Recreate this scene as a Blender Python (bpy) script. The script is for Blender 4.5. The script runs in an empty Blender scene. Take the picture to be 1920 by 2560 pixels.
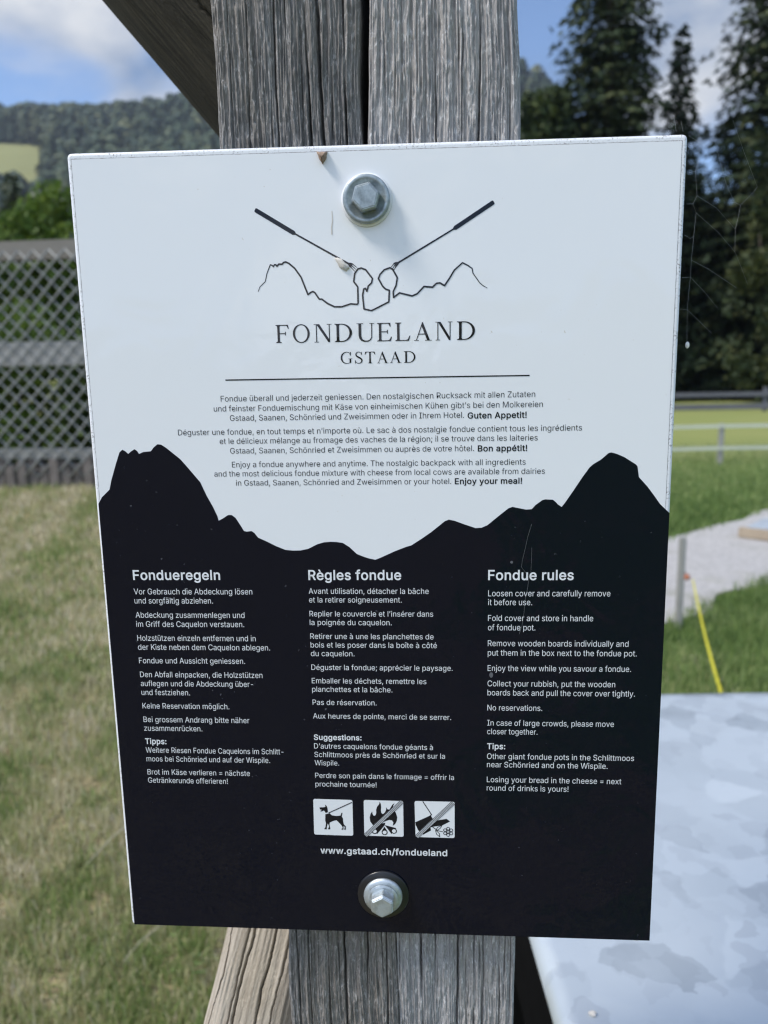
import bpy, bmesh, math, random
import numpy as np
from mathutils import Vector, Matrix
from mathutils.geometry import tessellate_polygon

# ------------------------------------------------------------------ camera, sky, sun, exposure
S = bpy.context.scene
COL = S.collection
cam_data = bpy.data.cameras.new('camera')
cam = bpy.data.objects.new('camera', cam_data)
COL.objects.link(cam)
CAM = Vector((0.028623, -0.390459, 1.449926))
right = Vector((0.99801922, 0.06066118, -0.01666892))
down = Vector((-0.00575205, -0.17586503, -0.98439748))
fwd = Vector((-0.06264619, 0.98254349, -0.17516775))
M3 = Matrix((right, -down, -fwd)).transposed()
cam.matrix_world = Matrix.Translation(CAM) @ M3.to_4x4()
cam_data.sensor_fit = 'VERTICAL'
cam_data.sensor_height = 24.0
cam_data.lens = 1923.0 / 2560.0 * 24.0
cam_data.clip_start = 0.01
cam_data.clip_end = 5000
cam_data.dof.use_dof = True
cam_data.dof.focus_distance = 0.400
cam_data.dof.aperture_fstop = (cam_data.lens / 1000) / 0.0030
S.camera = cam

SUN_AZ, SUN_EL = math.radians(-112), math.radians(52)      # azimuth from +Y towards +X
sun_dir = Vector((math.sin(SUN_AZ) * math.cos(SUN_EL), math.cos(SUN_AZ) * math.cos(SUN_EL), math.sin(SUN_EL)))
world = bpy.data.worlds.new('World')
S.world = world
world.use_nodes = True
wt = world.node_tree
for n in list(wt.nodes):
    wt.nodes.remove(n)
def wn(kind, **kw):
    n = wt.nodes.new(kind)
    for k, v in kw.items():
        setattr(n, k, v)
    return n
def wl(a, b):
    wt.links.new(a, b)
out = wn('ShaderNodeOutputWorld')
sky = wn('ShaderNodeTexSky')
sky.sky_type = 'NISHITA'
sky.sun_disc = False
sky.sun_elevation = SUN_EL
sky.sun_rotation = SUN_AZ
sky.altitude = 2500
sky.air_density = 1.0
sky.dust_density = 0.1
sky.ozone_density = 2.6
bg_sky = wn('ShaderNodeBackground')
bg_sky.inputs['Strength'].default_value = 0.11
wl(sky.outputs[0], bg_sky.inputs[0])
tc = wn('ShaderNodeTexCoord')
mp = wn('ShaderNodeMapping')
mp.inputs['Scale'].default_value = (1.0, 1.0, 1.7)
mp.inputs['Location'].default_value = (0.35, 0.0, 0.1)
wl(tc.outputs['Generated'], mp.inputs[0])
nz = wn('ShaderNodeTexNoise')
nz.inputs['Scale'].default_value = 3.1
nz.inputs['Detail'].default_value = 7
nz.inputs['Roughness'].default_value = 0.55
nz.inputs['Distortion'].default_value = 0.25
wl(mp.outputs[0], nz.inputs['Vector'])
# banks of cloud standing in given parts of the sky
def cloud_bank(direction, radius, amount, prev):
    dt = wn('ShaderNodeVectorMath', operation='DOT_PRODUCT')
    v = Vector(direction).normalized()
    dt.inputs[1].default_value = v
    wl(tc.outputs['Generated'], dt.inputs[0])
    mr = wn('ShaderNodeMapRange', interpolation_type='SMOOTHSTEP')
    mr.inputs['From Min'].default_value = math.cos(math.radians(radius))
    mr.inputs['From Max'].default_value = 1.0
    mr.inputs['To Max'].default_value = amount
    wl(dt.outputs['Value'], mr.inputs['Value'])
    ad = wn('ShaderNodeMath', operation='ADD')
    wl(prev, ad.inputs[0])
    wl(mr.outputs[0], ad.inputs[1])
    return ad.outputs[0]
acc = nz.outputs['Fac']
acc = cloud_bank((-0.40, 1.0, 0.52), 17, 0.30, acc)
acc = cloud_bank((-0.50, 1.0, 0.42), 7, 0.25, acc)
acc = cloud_bank((0.36, 1.0, 0.50), 13, 0.34, acc)
acc = cloud_bank((0.17, 1.0, 0.50), 6, -0.22, acc)
acc = cloud_bank((-0.50, 1.0, 0.345), 6.5, -0.42, acc)
acc = cloud_bank((-0.28, 1.0, 0.44), 5.0, -0.14, acc)
acc = cloud_bank((0.0, -1.0, 0.75), 60, 0.22, acc)  # out of view behind the camera, there to light the sign front
ramp = wn('ShaderNodeValToRGB')
ramp.color_ramp.elements[0].position = 0.50
ramp.color_ramp.elements[1].position = 0.76
ramp.color_ramp.interpolation = 'EASE'
wl(acc, ramp.inputs[0])
nz2 = wn('ShaderNodeTexNoise')
nz2.inputs['Scale'].default_value = 5.5
nz2.inputs['Detail'].default_value = 5
wl(mp.outputs[0], nz2.inputs['Vector'])
cr = wn('ShaderNodeValToRGB')
cr.color_ramp.elements[0].position = 0.44
cr.color_ramp.elements[0].color = (0.25, 0.37, 0.60, 1)
cr.color_ramp.elements[1].position = 0.66
cr.color_ramp.elements[1].color = (0.92, 0.95, 1.0, 1)
wl(nz2.outputs['Fac'], cr.inputs[0])
bg_cloud = wn('ShaderNodeBackground')
bg_cloud.inputs['Strength'].default_value = 0.45
# unseen clouds behind the camera, made brighter to throw light on the sign
cb = wn('ShaderNodeVectorMath', operation='DOT_PRODUCT')
cb.inputs[1].default_value = Vector((-0.25, -1.0, 0.55)).normalized()
wl(tc.outputs['Generated'], cb.inputs[0])
cbm = wn('ShaderNodeMapRange', interpolation_type='SMOOTHSTEP')
cbm.inputs['From Min'].default_value = -0.15
cbm.inputs['From Max'].default_value = 0.85
cbm.inputs['To Min'].default_value = 0.43
cbm.inputs['To Max'].default_value = 1.15
wl(cb.outputs['Value'], cbm.inputs['Value'])
wl(cbm.outputs[0], bg_cloud.inputs['Strength'])
wl(cr.outputs[0], bg_cloud.inputs[0])
mixw = wn('ShaderNodeMixShader')
wl(ramp.outputs[0], mixw.inputs[0])
wl(bg_sky.outputs[0], mixw.inputs[1])
wl(bg_cloud.outputs[0], mixw.inputs[2])
wl(mixw.outputs[0], out.inputs[0])

sun_data = bpy.data.lights.new('sun', 'SUN')
sun_data.energy = 2.15
sun_data.angle = math.radians(14)
sun_data.color = (1.0, 0.945, 0.87)
sun = bpy.data.objects.new('sun', sun_data)
COL.objects.link(sun)
sun.rotation_euler = sun_dir.to_track_quat('Z', 'Y').to_euler()
sun.location = (-5, 3, 8)

vs = S.view_settings
S.display_settings.display_device = 'sRGB'
vs.view_transform = 'Standard'
vs.look = 'None'
vs.exposure = 0.95
vs.gamma = 1.0
vs.use_curve_mapping = False
S.cycles.use_denoising = True
S.cycles.pixel_filter_type = 'BLACKMAN_HARRIS'
S.cycles.filter_width = 1.25
S.cycles.max_bounces = 6
S.cycles.diffuse_bounces = 3
S.cycles.transparent_max_bounces = 4
S.cycles.use_adaptive_sampling = True
S.cycles.adaptive_threshold = 0.01

GLYPHS = """ 188|
!196|67,160 63,509 132,509 128,160|98,-4 81,-1 66,9 56,24 52,41 56,58 66,73 81,83 98,86 116,83 130,73 140,58 143,41 140,24 130,9 116,-1
,188|38,-119 68,71 137,71 84,-119
-453|337,244 337,188 114,188 114,244
.188|95,-4 78,-1 63,9 53,24 50,41 53,59 63,73 78,83 95,87 113,83 128,73 138,59 141,41 138,24 128,9 113,-1
/249|235,533 71,-76 14,-76 178,533
:188|95,-4 78,-1 63,9 53,24 50,41 53,59 63,73 78,83 95,87 113,83 128,73 138,59 141,41 138,24 128,9 113,-1|95,271 78,274 63,284 53,299 50,316 53,334 63,349 78,359 95,362 113,359 128,349 138,334 141,316 138,299 128,284 113,274
;188|38,-119 68,71 137,71 84,-119|103,271 86,274 71,284 61,299 58,316 61,334 71,349 86,359 103,362 121,359 136,349 146,334 149,316 146,299 136,284 121,274
=453|72,245 72,301 381,301 381,245|72,97 72,153 381,153 381,97
A480|16,0 201,509 276,509 463,0 395,0 287,302 276,334 264,372 250,420 232,478 245,478 228,419 213,371 201,333 191,302 85,0|110,142 110,199 370,199 370,142
B456|60,0 60,509 241,509 289,504 329,491 359,469 381,442 394,410 398,374 395,344 387,320 373,301 356,286 336,275 315,267 315,262 339,257 363,245 385,227 402,203 414,173 418,136 413,100 400,67 377,39 344,18 301,4 247,0|125,57 245,57 296,63 330,80 349,105 355,137 352,161 342,184 327,203 306,218 279,228 248,231 125,231|125,285 238,285 265,288 288,296 308,309 323,326 333,348 336,372 330,403 313,429 283,446 240,452 125,452
C510|267,-7 205,1 150,25 104,63 70,115 48,179 40,254 48,329 70,393 104,445 150,484 205,508 267,516 305,513 340,504 373,490 402,471 427,447 448,418 463,385 473,348 408,348 401,373 389,395 375,413 357,428 337,440 315,449 292,454 267,456 223,450 184,432 150,403 125,364 109,314 103,254 109,194 125,145 151,105 184,76 223,59 267,53 292,55 315,60 337,69 357,81 375,96 389,114 401,136 408,160 473,160 463,124 448,91 428,62 402,38 373,19 341,5 305,-4
D502|219,0 96,0 96,57 215,57 272,63 318,81 354,110 379,149 394,198 399,255 394,312 379,361 354,399 320,428 275,446 221,452 93,452 93,509 225,509 294,501 353,478 399,441 433,391 455,329 462,255 455,181 433,119 398,68 351,31 291,8|125,509 125,0 60,0 60,509
E419|60,0 60,509 372,509 372,452 125,452 125,286 355,286 355,229 125,229 125,57 375,57 375,0
F410|60,0 60,509 369,509 369,452 125,452 125,278 346,278 346,221 125,221 125,0
G520|269,-7 205,1 149,25 104,64 69,116 47,179 40,254 47,329 69,393 103,445 149,484 203,508 265,516 304,513 340,504 374,489 403,469 429,445 449,416 465,384 474,349 408,349 399,372 387,393 373,411 356,427 337,439 315,448 291,454 265,456 222,450 183,432 150,404 125,364 109,314 103,254 109,194 125,145 151,105 184,76 224,59 269,53 309,57 345,71 374,93 396,123 410,160 415,202 434,199 283,199 283,256 478,256 478,200 471,141 451,91 419,50 377,19 326,0
H517|60,0 60,509 125,509 125,289 392,289 392,509 457,509 457,0 392,0 392,232 125,232 125,0
I300|31,0 31,57 118,57 118,452 31,452 31,509 269,509 269,452 183,452 183,57 269,57 269,0
K467|104,145 104,216 122,239 139,261 157,282 174,303 193,324 212,344 364,509 448,509 231,276 228,276|60,0 60,509 125,509 125,334 124,225 125,193 125,0|372,0 188,259 228,309 449,0
L393|60,0 60,509 125,509 125,57 361,57 361,0
M628|60,0 60,509 152,509 277,187 282,174 287,159 293,141 299,123 305,103 311,84 317,65 322,49 307,49 318,83 324,102 330,121 336,140 342,158 348,174 352,187 476,509 568,509 568,0 504,0 504,291 504,308 504,327 505,347 505,369 506,413 507,435 507,457 513,457 505,433 498,409 490,386 482,363 474,341 467,322 461,305 456,291 342,0 286,0 170,291 165,304 159,321 152,340 145,361 137,384 129,408 121,432 112,457 119,457 119,437 120,416 120,394 121,372 122,328 122,309 122,291 122,0
N523|60,0 60,509 136,509 343,183 352,169 363,151 375,130 388,107 401,82 414,55 405,54 402,81 401,108 400,134 399,157 399,178 399,195 399,509 463,509 463,0 387,0 202,290 190,310 177,331 164,354 148,381 108,452 119,454 122,384 123,354 124,328 125,307 125,291 125,0
O533|267,-7 205,1 150,25 105,63 70,115 48,179 40,254 48,329 70,393 105,445 150,484 205,508 267,516 329,508 384,484 429,445 464,393 486,329 493,254 486,179 464,115 429,63 384,25 329,1|267,53 310,59 349,76 383,105 408,144 425,194 430,254 425,314 408,365 383,404 349,433 310,450 267,456 223,450 184,433 151,404 125,364 109,314 103,254 109,194 125,144 151,105 184,76 223,59
P445|60,0 60,509 235,509 289,503 332,487 366,462 390,430 404,391 409,348 404,304 390,265 366,233 332,207 289,191 235,186 109,186 109,242 233,242 269,246 297,256 318,272 333,294 342,319 344,348 342,376 333,402 318,423 297,439 268,449 232,452 125,452 125,0
R449|60,0 60,509 236,509 290,504 333,489 367,465 390,433 405,395 409,352 405,309 390,271 367,240 333,217 289,203 236,198 96,198 96,255 234,255 269,258 298,267 319,281 334,300 342,324 345,352 342,380 334,405 319,425 298,440 269,449 233,452 125,452 125,0|353,0 230,229 303,229 428,0
S447|224,-9 172,-4 128,9 91,31 64,60 46,96 38,137 104,137 110,110 123,88 142,71 166,59 194,52 224,49 257,52 286,60 311,74 329,92 341,114 346,139 342,161 332,179 316,193 296,205 272,214 245,222 184,239 128,260 86,289 60,326 52,372 58,413 75,448 102,476 138,498 180,511 227,516 275,511 316,498 351,476 377,449 394,415 401,378 337,378 326,412 302,437 267,453 225,459 194,456 167,448 145,435 129,418 118,398 115,376 119,352 131,334 148,319 169,308 191,300 212,293 264,279 287,272 312,264 336,252 359,238 379,220 395,198 405,171 408,139 403,99 386,64 360,34 323,11 278,-4
T449|32,452 32,509 417,509 417,452 257,452 257,0 193,0 193,452
V480|204,0 16,509 84,509 192,206 203,176 215,137 230,89 248,31 235,31 252,90 267,138 279,176 290,206 395,509 463,509 278,0
W686|155,0 16,509 82,509 163,196 170,171 175,145 181,120 187,94 192,67 197,40 189,40 194,67 200,94 205,120 211,145 218,171 224,196 306,509 380,509 462,196 468,171 474,145 480,120 486,94 492,67 497,40 488,40 493,67 499,94 504,120 510,145 517,171 523,196 603,509 670,509 530,0 455,0 368,323 359,356 351,391 344,431 336,475 350,475 342,433 335,395 327,359 318,323 230,0
Z438|42,0 42,46 273,385 289,408 306,431 323,453 341,476 348,454 317,453 285,452 254,452 223,452 40,452 40,509 397,509 397,462 169,129 152,105 134,81 116,57 97,33 90,54 121,56 152,57 183,57 214,57 399,57 399,0
a389|160,-9 126,-5 94,5 68,22 48,45 35,73 30,108 34,138 43,161 58,179 78,193 100,203 125,211 152,216 178,220 209,224 234,227 252,230 265,235 273,243 276,255 276,257 273,279 267,297 256,311 240,322 220,329 196,331 171,329 149,322 132,313 118,301 107,288 100,274 41,291 57,322 79,346 104,364 133,375 163,382 194,384 215,383 239,379 263,372 286,360 306,343 322,320 333,290 337,251 337,0 277,0 277,52 272,52 264,38 252,25 236,12 215,1 190,-6|170,45 202,49 228,59 248,74 263,93 272,115 276,138 276,190 270,186 259,182 246,179 231,176 216,173 200,171 186,169 175,168 154,164 134,159 117,150 103,139 95,124 92,105 94,87 102,72 114,61 130,52 149,47
b424|229,-8 198,-5 172,4 153,17 138,31 127,46 118,59 112,59 112,0 53,0 53,509 114,509 114,319 118,319 127,331 137,346 152,360 171,373 197,381 229,384 274,378 313,361 345,332 370,293 385,245 390,189 385,133 370,84 346,45 313,16 274,-2|220,47 253,51 279,66 301,88 316,117 325,151 328,189 325,227 316,261 301,290 280,311 253,325 220,330 188,325 161,312 140,291 125,263 116,229 113,189 116,150 125,115 140,86 162,65 188,51
c396|207,-8 159,-2 117,16 82,46 56,85 40,133 34,187 40,243 56,291 82,330 117,360 159,378 207,384 234,383 260,377 284,368 305,356 324,341 340,322 353,301 362,277 303,262 298,276 290,289 281,301 270,311 257,319 242,325 226,329 207,330 173,325 145,310 124,287 108,258 99,224 96,187 99,151 108,117 124,89 145,66 173,51 207,46 226,48 243,52 258,58 271,66 282,76 292,89 299,102 304,117 363,102 354,78 341,56 325,37 306,21 285,9 261,-1 235,-6
d424|195,-8 151,-2 111,16 79,45 55,84 39,133 34,189 39,245 55,293 79,332 112,361 151,378 196,384 228,381 253,373 272,360 287,346 298,331 306,319 311,319 311,509 372,509 372,0 313,0 313,59 307,59 298,46 287,31 272,17 252,4 227,-5|205,47 236,51 263,65 284,86 299,115 309,150 312,189 309,229 300,263 284,291 263,312 237,325 205,330 172,325 145,311 124,290 108,261 99,227 96,189 99,151 109,117 124,88 145,66 172,51
e404|212,-8 161,-2 117,16 82,46 56,85 40,132 34,187 39,242 55,290 81,329 115,359 157,378 205,384 236,382 266,374 294,361 319,341 341,315 357,282 368,242 371,194 371,169 75,169 75,221 338,221 310,202 307,237 298,269 283,294 263,314 237,326 205,330 173,326 146,313 125,294 109,270 99,241 96,211 96,178 100,139 110,106 128,80 151,61 179,50 212,46 234,48 254,53 271,61 285,73 297,88 306,105 365,91 353,63 335,39 311,19 283,4 249,-5
f254|228,379 228,327 6,327 6,379|81,0 81,432 84,461 96,486 113,505 135,519 161,527 187,530 207,529 222,527 234,524 243,521 227,468 222,470 215,472 206,473 195,474 171,470 154,460 145,443 142,419 142,0
g425|207,-151 168,-148 134,-140 105,-127 82,-110 64,-91 51,-69 101,-41 110,-53 122,-66 136,-78 154,-88 178,-95 207,-97 249,-92 282,-75 304,-47 311,-6 311,68 306,68 298,56 287,41 272,28 252,16 227,8 195,5 152,10 113,27 80,53 55,90 39,136 34,191 39,246 55,293 80,332 112,361 152,378 196,384 228,382 253,373 273,360 288,346 299,331 308,319 313,319 313,379 372,379 372,-9 367,-54 350,-90 324,-117 291,-136 251,-147|205,59 237,63 264,75 285,95 300,121 309,154 312,193 309,231 300,264 285,291 264,312 237,325 205,330 172,325 145,312 124,290 109,262 99,229 96,193 99,155 109,123 124,96 145,76 172,63
h410|114,227 114,0 53,0 53,509 114,509 114,287 102,287 124,332 152,362 187,379 227,384 264,380 295,369 321,349 341,321 353,285 357,240 357,0 296,0 296,235 290,275 273,304 246,323 210,329 184,326 161,317 141,303 126,283 117,257
i167|53,0 53,379 114,379 114,0|84,443 67,446 54,455 44,468 41,483 44,499 54,512 67,521 84,524 100,521 114,512 123,499 126,483 123,468 114,455 100,446
j167|53,379 114,379 114,-30 111,-63 102,-90 86,-113 65,-129 37,-139 4,-143 -10,-143 -10,-87 2,-87 25,-83 40,-72 50,-54 53,-29|83,443 67,446 53,455 44,468 41,483 44,499 53,512 67,521 83,524 100,521 114,512 123,499 126,483 123,468 114,455 100,446
k381|110,137 110,212 121,212 284,379 360,379 184,199 177,199|53,0 53,509 114,509 114,0|294,0 148,186 191,229 372,0
l167|53,0 53,509 114,509 114,0
m610|53,0 53,379 112,379 112,295 108,295 118,323 132,346 151,363 172,376 195,384 219,386 257,380 287,361 309,331 321,295 312,295 322,321 337,343 357,361 381,375 407,383 437,386 468,383 497,372 522,354 541,328 553,296 557,255 557,0 496,0 496,254 490,289 473,313 447,326 419,330 395,328 374,320 358,307 345,290 338,270 335,247 335,0 274,0 274,260 269,288 253,311 229,326 199,330 178,328 158,320 140,307 126,289 117,266 114,238 114,0
n410|114,227 114,0 53,0 53,379 112,379 112,287 102,287 124,332 152,362 187,379 227,384 264,380 295,369 321,349 341,321 353,285 357,240 357,0 296,0 296,235 290,275 273,304 246,323 210,329 184,326 161,317 141,303 126,283 117,257
o415|207,-8 159,-2 117,16 82,46 56,85 40,133 34,187 40,243 56,291 82,330 117,360 159,378 207,384 256,378 299,360 333,330 359,291 376,243 381,187 376,133 359,85 333,46 299,16 256,-2|207,46 242,51 270,66 292,89 307,117 316,151 319,187 316,224 307,258 292,287 270,310 242,325 207,330 173,325 145,310 124,287 108,258 99,224 96,187 99,151 108,117 124,89 145,66 173,51
p424|53,-143 53,379 112,379 112,319 118,319 126,331 137,346 152,360 171,373 197,381 229,384 274,378 313,361 345,332 370,293 385,245 390,189 385,133 370,84 346,45 313,16 274,-2 229,-8 198,-5 173,4 153,17 138,31 127,46 118,59 114,59 114,-143|220,47 253,51 279,66 301,88 316,117 325,151 328,189 325,227 316,261 301,290 280,311 253,325 220,330 188,325 161,312 140,291 125,263 116,229 113,189 116,150 125,115 140,86 162,65 188,51
q424|372,-143 311,-143 311,59 306,59 298,46 287,31 272,17 252,4 227,-5 195,-8 151,-2 111,16 79,45 55,84 39,133 34,189 39,245 55,293 79,332 112,361 151,378 196,384 228,381 253,373 272,360 287,346 298,331 307,319 313,319 313,379 372,379|205,47 236,51 263,65 284,86 299,115 309,150 312,189 309,229 300,263 284,291 263,312 237,325 205,330 172,325 145,311 124,290 108,261 99,227 96,189 99,151 109,117 124,88 145,66 172,51
r259|53,0 53,379 112,379 112,321 115,321 130,347 152,367 181,380 213,385 221,385 229,384 237,384 243,384 243,322 239,323 230,324 219,325 207,326 182,323 159,315 140,301 126,284 117,262 114,237 114,0
s365|182,-8 145,-5 112,3 84,18 62,38 45,63 36,94 94,107 105,79 124,60 150,49 181,45 217,50 244,62 262,81 268,103 265,121 254,136 237,147 212,155 149,170 104,186 72,208 53,237 47,274 51,305 65,332 87,354 115,370 149,381 187,384 223,381 254,372 279,358 299,339 314,316 324,290 268,277 258,298 243,316 219,328 187,333 156,329 131,317 114,299 109,277 112,258 124,243 144,232 172,223 229,209 275,194 306,171 325,142 331,107 326,75 312,47 290,24 260,6 223,-5
t227|204,379 204,327 6,327 6,379|65,471 126,471 126,98 128,76 136,61 150,53 170,50 177,50 185,51 194,52 202,54 213,2 203,-1 192,-3 180,-4 168,-4 125,2 92,21 72,52 65,93
u410|182,-5 146,-1 115,11 89,31 69,59 57,95 53,139 53,379 114,379 114,144 119,105 137,75 164,56 200,50 226,53 249,62 268,77 283,97 293,122 296,153 296,379 357,379 357,0 298,0 298,92 307,92 286,47 257,17 222,0
v389|163,0 17,379 84,379 165,155 177,121 187,87 196,53 206,21 184,21 194,53 203,87 213,121 224,155 305,379 371,379 226,0
w567|138,0 23,379 87,379 133,214 143,177 154,137 165,91 175,41 165,41 175,90 186,135 196,176 206,214 252,379 316,379 362,214 371,176 382,136 392,91 402,41 391,41 402,90 413,135 423,176 434,214 480,379 545,379 429,0 368,0 319,172 312,198 305,225 297,252 291,280 284,309 277,338 291,338 284,309 277,280 270,252 263,225 255,198 248,172 199,0
x379|21,0 171,218 171,171 29,379 100,379 147,306 164,279 179,253 193,229 207,206 175,206 190,229 202,253 216,279 233,306 282,379 352,379 209,169 209,214 358,0 287,0 231,85 214,112 200,136 187,159 173,182 205,182 191,159 178,136 165,112 148,85 91,0
y389|47,-139 61,-86 71,-87 88,-90 104,-89 118,-84 130,-74 141,-58 151,-36 163,-1 17,379 84,379 165,155 177,121 187,87 196,53 206,21 184,21 193,53 202,87 212,121 224,155 305,379 371,379 204,-58 191,-85 177,-107 159,-124 139,-136 117,-143 91,-145 77,-145 65,-143 54,-141
z380|42,0 42,46 254,320 254,323 48,323 48,379 333,379 333,331 126,60 126,56 339,56 339,0
à389|160,-9 126,-5 94,5 68,22 48,45 35,73 30,108 34,138 43,161 58,179 78,193 100,203 125,211 152,216 178,220 209,224 234,227 252,230 265,235 273,243 276,255 276,257 273,279 267,297 256,311 240,322 220,329 196,331 171,329 149,322 132,313 118,301 107,288 100,274 41,291 57,322 79,346 104,364 133,375 163,382 194,384 215,383 239,379 263,372 286,360 306,343 322,320 333,290 337,251 337,0 277,0 277,52 272,52 264,38 252,25 236,12 215,1 190,-6|170,45 202,49 228,59 248,74 263,93 272,115 276,138 276,190 270,186 259,182 246,179 231,176 216,173 200,171 186,169 175,168 154,164 134,159 117,150 103,139 95,124 92,105 94,87 102,72 114,61 130,52 149,47|165,429 99,529 168,529 215,429
â389|160,-9 126,-5 94,5 68,22 48,45 35,73 30,108 34,138 43,161 58,179 78,193 100,203 125,211 152,216 178,220 209,224 234,227 252,230 265,235 273,243 276,255 276,257 273,279 267,297 256,311 240,322 220,329 196,331 171,329 149,322 132,313 118,301 107,288 100,274 41,291 57,322 79,346 104,364 133,375 163,382 194,384 215,383 239,379 263,372 286,360 306,343 322,320 333,290 337,251 337,0 277,0 277,52 272,52 264,38 252,25 236,12 215,1 190,-6|170,45 202,49 228,59 248,74 263,93 272,115 276,138 276,190 270,186 259,182 246,179 231,176 216,173 200,171 186,169 175,168 154,164 134,159 117,150 103,139 95,124 92,105 94,87 102,72 114,61 130,52 149,47|140,435 80,435 80,438 160,529 218,529 299,438 299,435 238,435 189,495
ä389|160,-9 126,-5 94,5 68,22 48,45 35,73 30,108 34,138 43,161 58,179 78,193 100,203 125,211 152,216 178,220 209,224 234,227 252,230 265,235 273,243 276,255 276,257 273,279 267,297 256,311 240,322 220,329 196,331 171,329 149,322 132,313 118,301 107,288 100,274 41,291 57,322 79,346 104,364 133,375 163,382 194,384 215,383 239,379 263,372 286,360 306,343 322,320 333,290 337,251 337,0 277,0 277,52 272,52 264,38 252,25 236,12 215,1 190,-6|170,45 202,49 228,59 248,74 263,93 272,115 276,138 276,190 270,186 259,182 246,179 231,176 216,173 200,171 186,169 175,168 154,164 134,159 117,150 103,139 95,124 92,105 94,87 102,72 114,61 130,52 149,47|261,443 246,446 233,455 224,468 221,483 224,499 233,512 246,520 261,523 277,520 290,512 299,499 301,483 299,468 290,455 277,446|117,443 102,446 89,455 80,468 77,483 80,499 89,512 102,520 117,523 133,520 146,512 155,499 158,483 155,468 146,455 133,446
è404|212,-8 161,-2 117,16 82,46 56,85 40,132 34,187 39,242 55,290 81,329 115,359 157,378 205,384 236,382 266,374 294,361 319,341 341,315 357,282 368,242 371,194 371,169 75,169 75,221 338,221 310,202 307,237 298,269 283,294 263,314 237,326 205,330 173,326 146,313 125,294 109,270 99,241 96,211 96,178 100,139 110,106 128,80 151,61 179,50 212,46 234,48 254,53 271,61 285,73 297,88 306,105 365,91 353,63 335,39 311,19 283,4 249,-5|180,429 114,529 182,529 230,429
é404|212,-8 161,-2 117,16 82,46 56,85 40,132 34,187 39,242 55,290 81,329 115,359 157,378 205,384 236,382 266,374 294,361 319,341 341,315 357,282 368,242 371,194 371,169 75,169 75,221 338,221 310,202 307,237 298,269 283,294 263,314 237,326 205,330 173,326 146,313 125,294 109,270 99,241 96,211 96,178 100,139 110,106 128,80 151,61 179,50 212,46 234,48 254,53 271,61 285,73 297,88 306,105 365,91 353,63 335,39 311,19 283,4 249,-5|177,429 225,529 293,529 227,429
î167|53,0 53,379 114,379 114,0|34,435 -26,435 -26,438 54,529 112,529 193,438 193,435 132,435 83,495
ô415|207,-8 159,-2 117,16 82,46 56,85 40,133 34,187 40,243 56,291 82,330 117,360 159,378 207,384 256,378 299,360 333,330 359,291 376,243 381,187 376,133 359,85 333,46 299,16 256,-2|207,46 242,51 270,66 292,89 307,117 316,151 319,187 316,224 307,258 292,287 270,310 242,325 207,330 173,325 145,310 124,287 108,258 99,224 96,187 99,151 108,117 124,89 145,66 173,51|158,435 98,435 98,438 178,529 236,529 317,438 317,435 256,435 207,495
ö415|207,-8 159,-2 117,16 82,46 56,85 40,133 34,187 40,243 56,291 82,330 117,360 159,378 207,384 256,378 299,360 333,330 359,291 376,243 381,187 376,133 359,85 333,46 299,16 256,-2|207,46 242,51 270,66 292,89 307,117 316,151 319,187 316,224 307,258 292,287 270,310 242,325 207,330 173,325 145,310 124,287 108,258 99,224 96,187 99,151 108,117 124,89 145,66 173,51|279,443 264,446 251,455 242,468 239,483 242,499 251,512 264,520 279,523 295,520 308,512 317,499 320,483 317,468 308,455 295,446|136,443 120,446 107,455 98,468 95,483 98,499 107,512 120,520 136,523 151,520 164,512 173,499 176,483 173,468 164,455 151,446
ù410|182,-5 146,-1 115,11 89,31 69,59 57,95 53,139 53,379 114,379 114,144 119,105 137,75 164,56 200,50 226,53 249,62 268,77 283,97 293,122 296,153 296,379 357,379 357,0 298,0 298,92 307,92 286,47 257,17 222,0|181,429 115,529 183,529 231,429
ü410|182,-5 146,-1 115,11 89,31 69,59 57,95 53,139 53,379 114,379 114,144 119,105 137,75 164,56 200,50 226,53 249,62 268,77 283,97 293,122 296,153 296,379 357,379 357,0 298,0 298,92 307,92 286,47 257,17 222,0|277,443 261,446 248,455 239,468 236,483 239,499 248,512 261,520 277,523 292,520 305,512 314,499 317,483 314,468 305,455 292,446|133,443 118,446 104,455 96,468 93,483 96,499 104,512 118,520 133,523 149,520 162,512 170,499 173,483 170,468 162,455 149,446
’177|52,318 82,509 151,509 98,318"""
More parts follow.
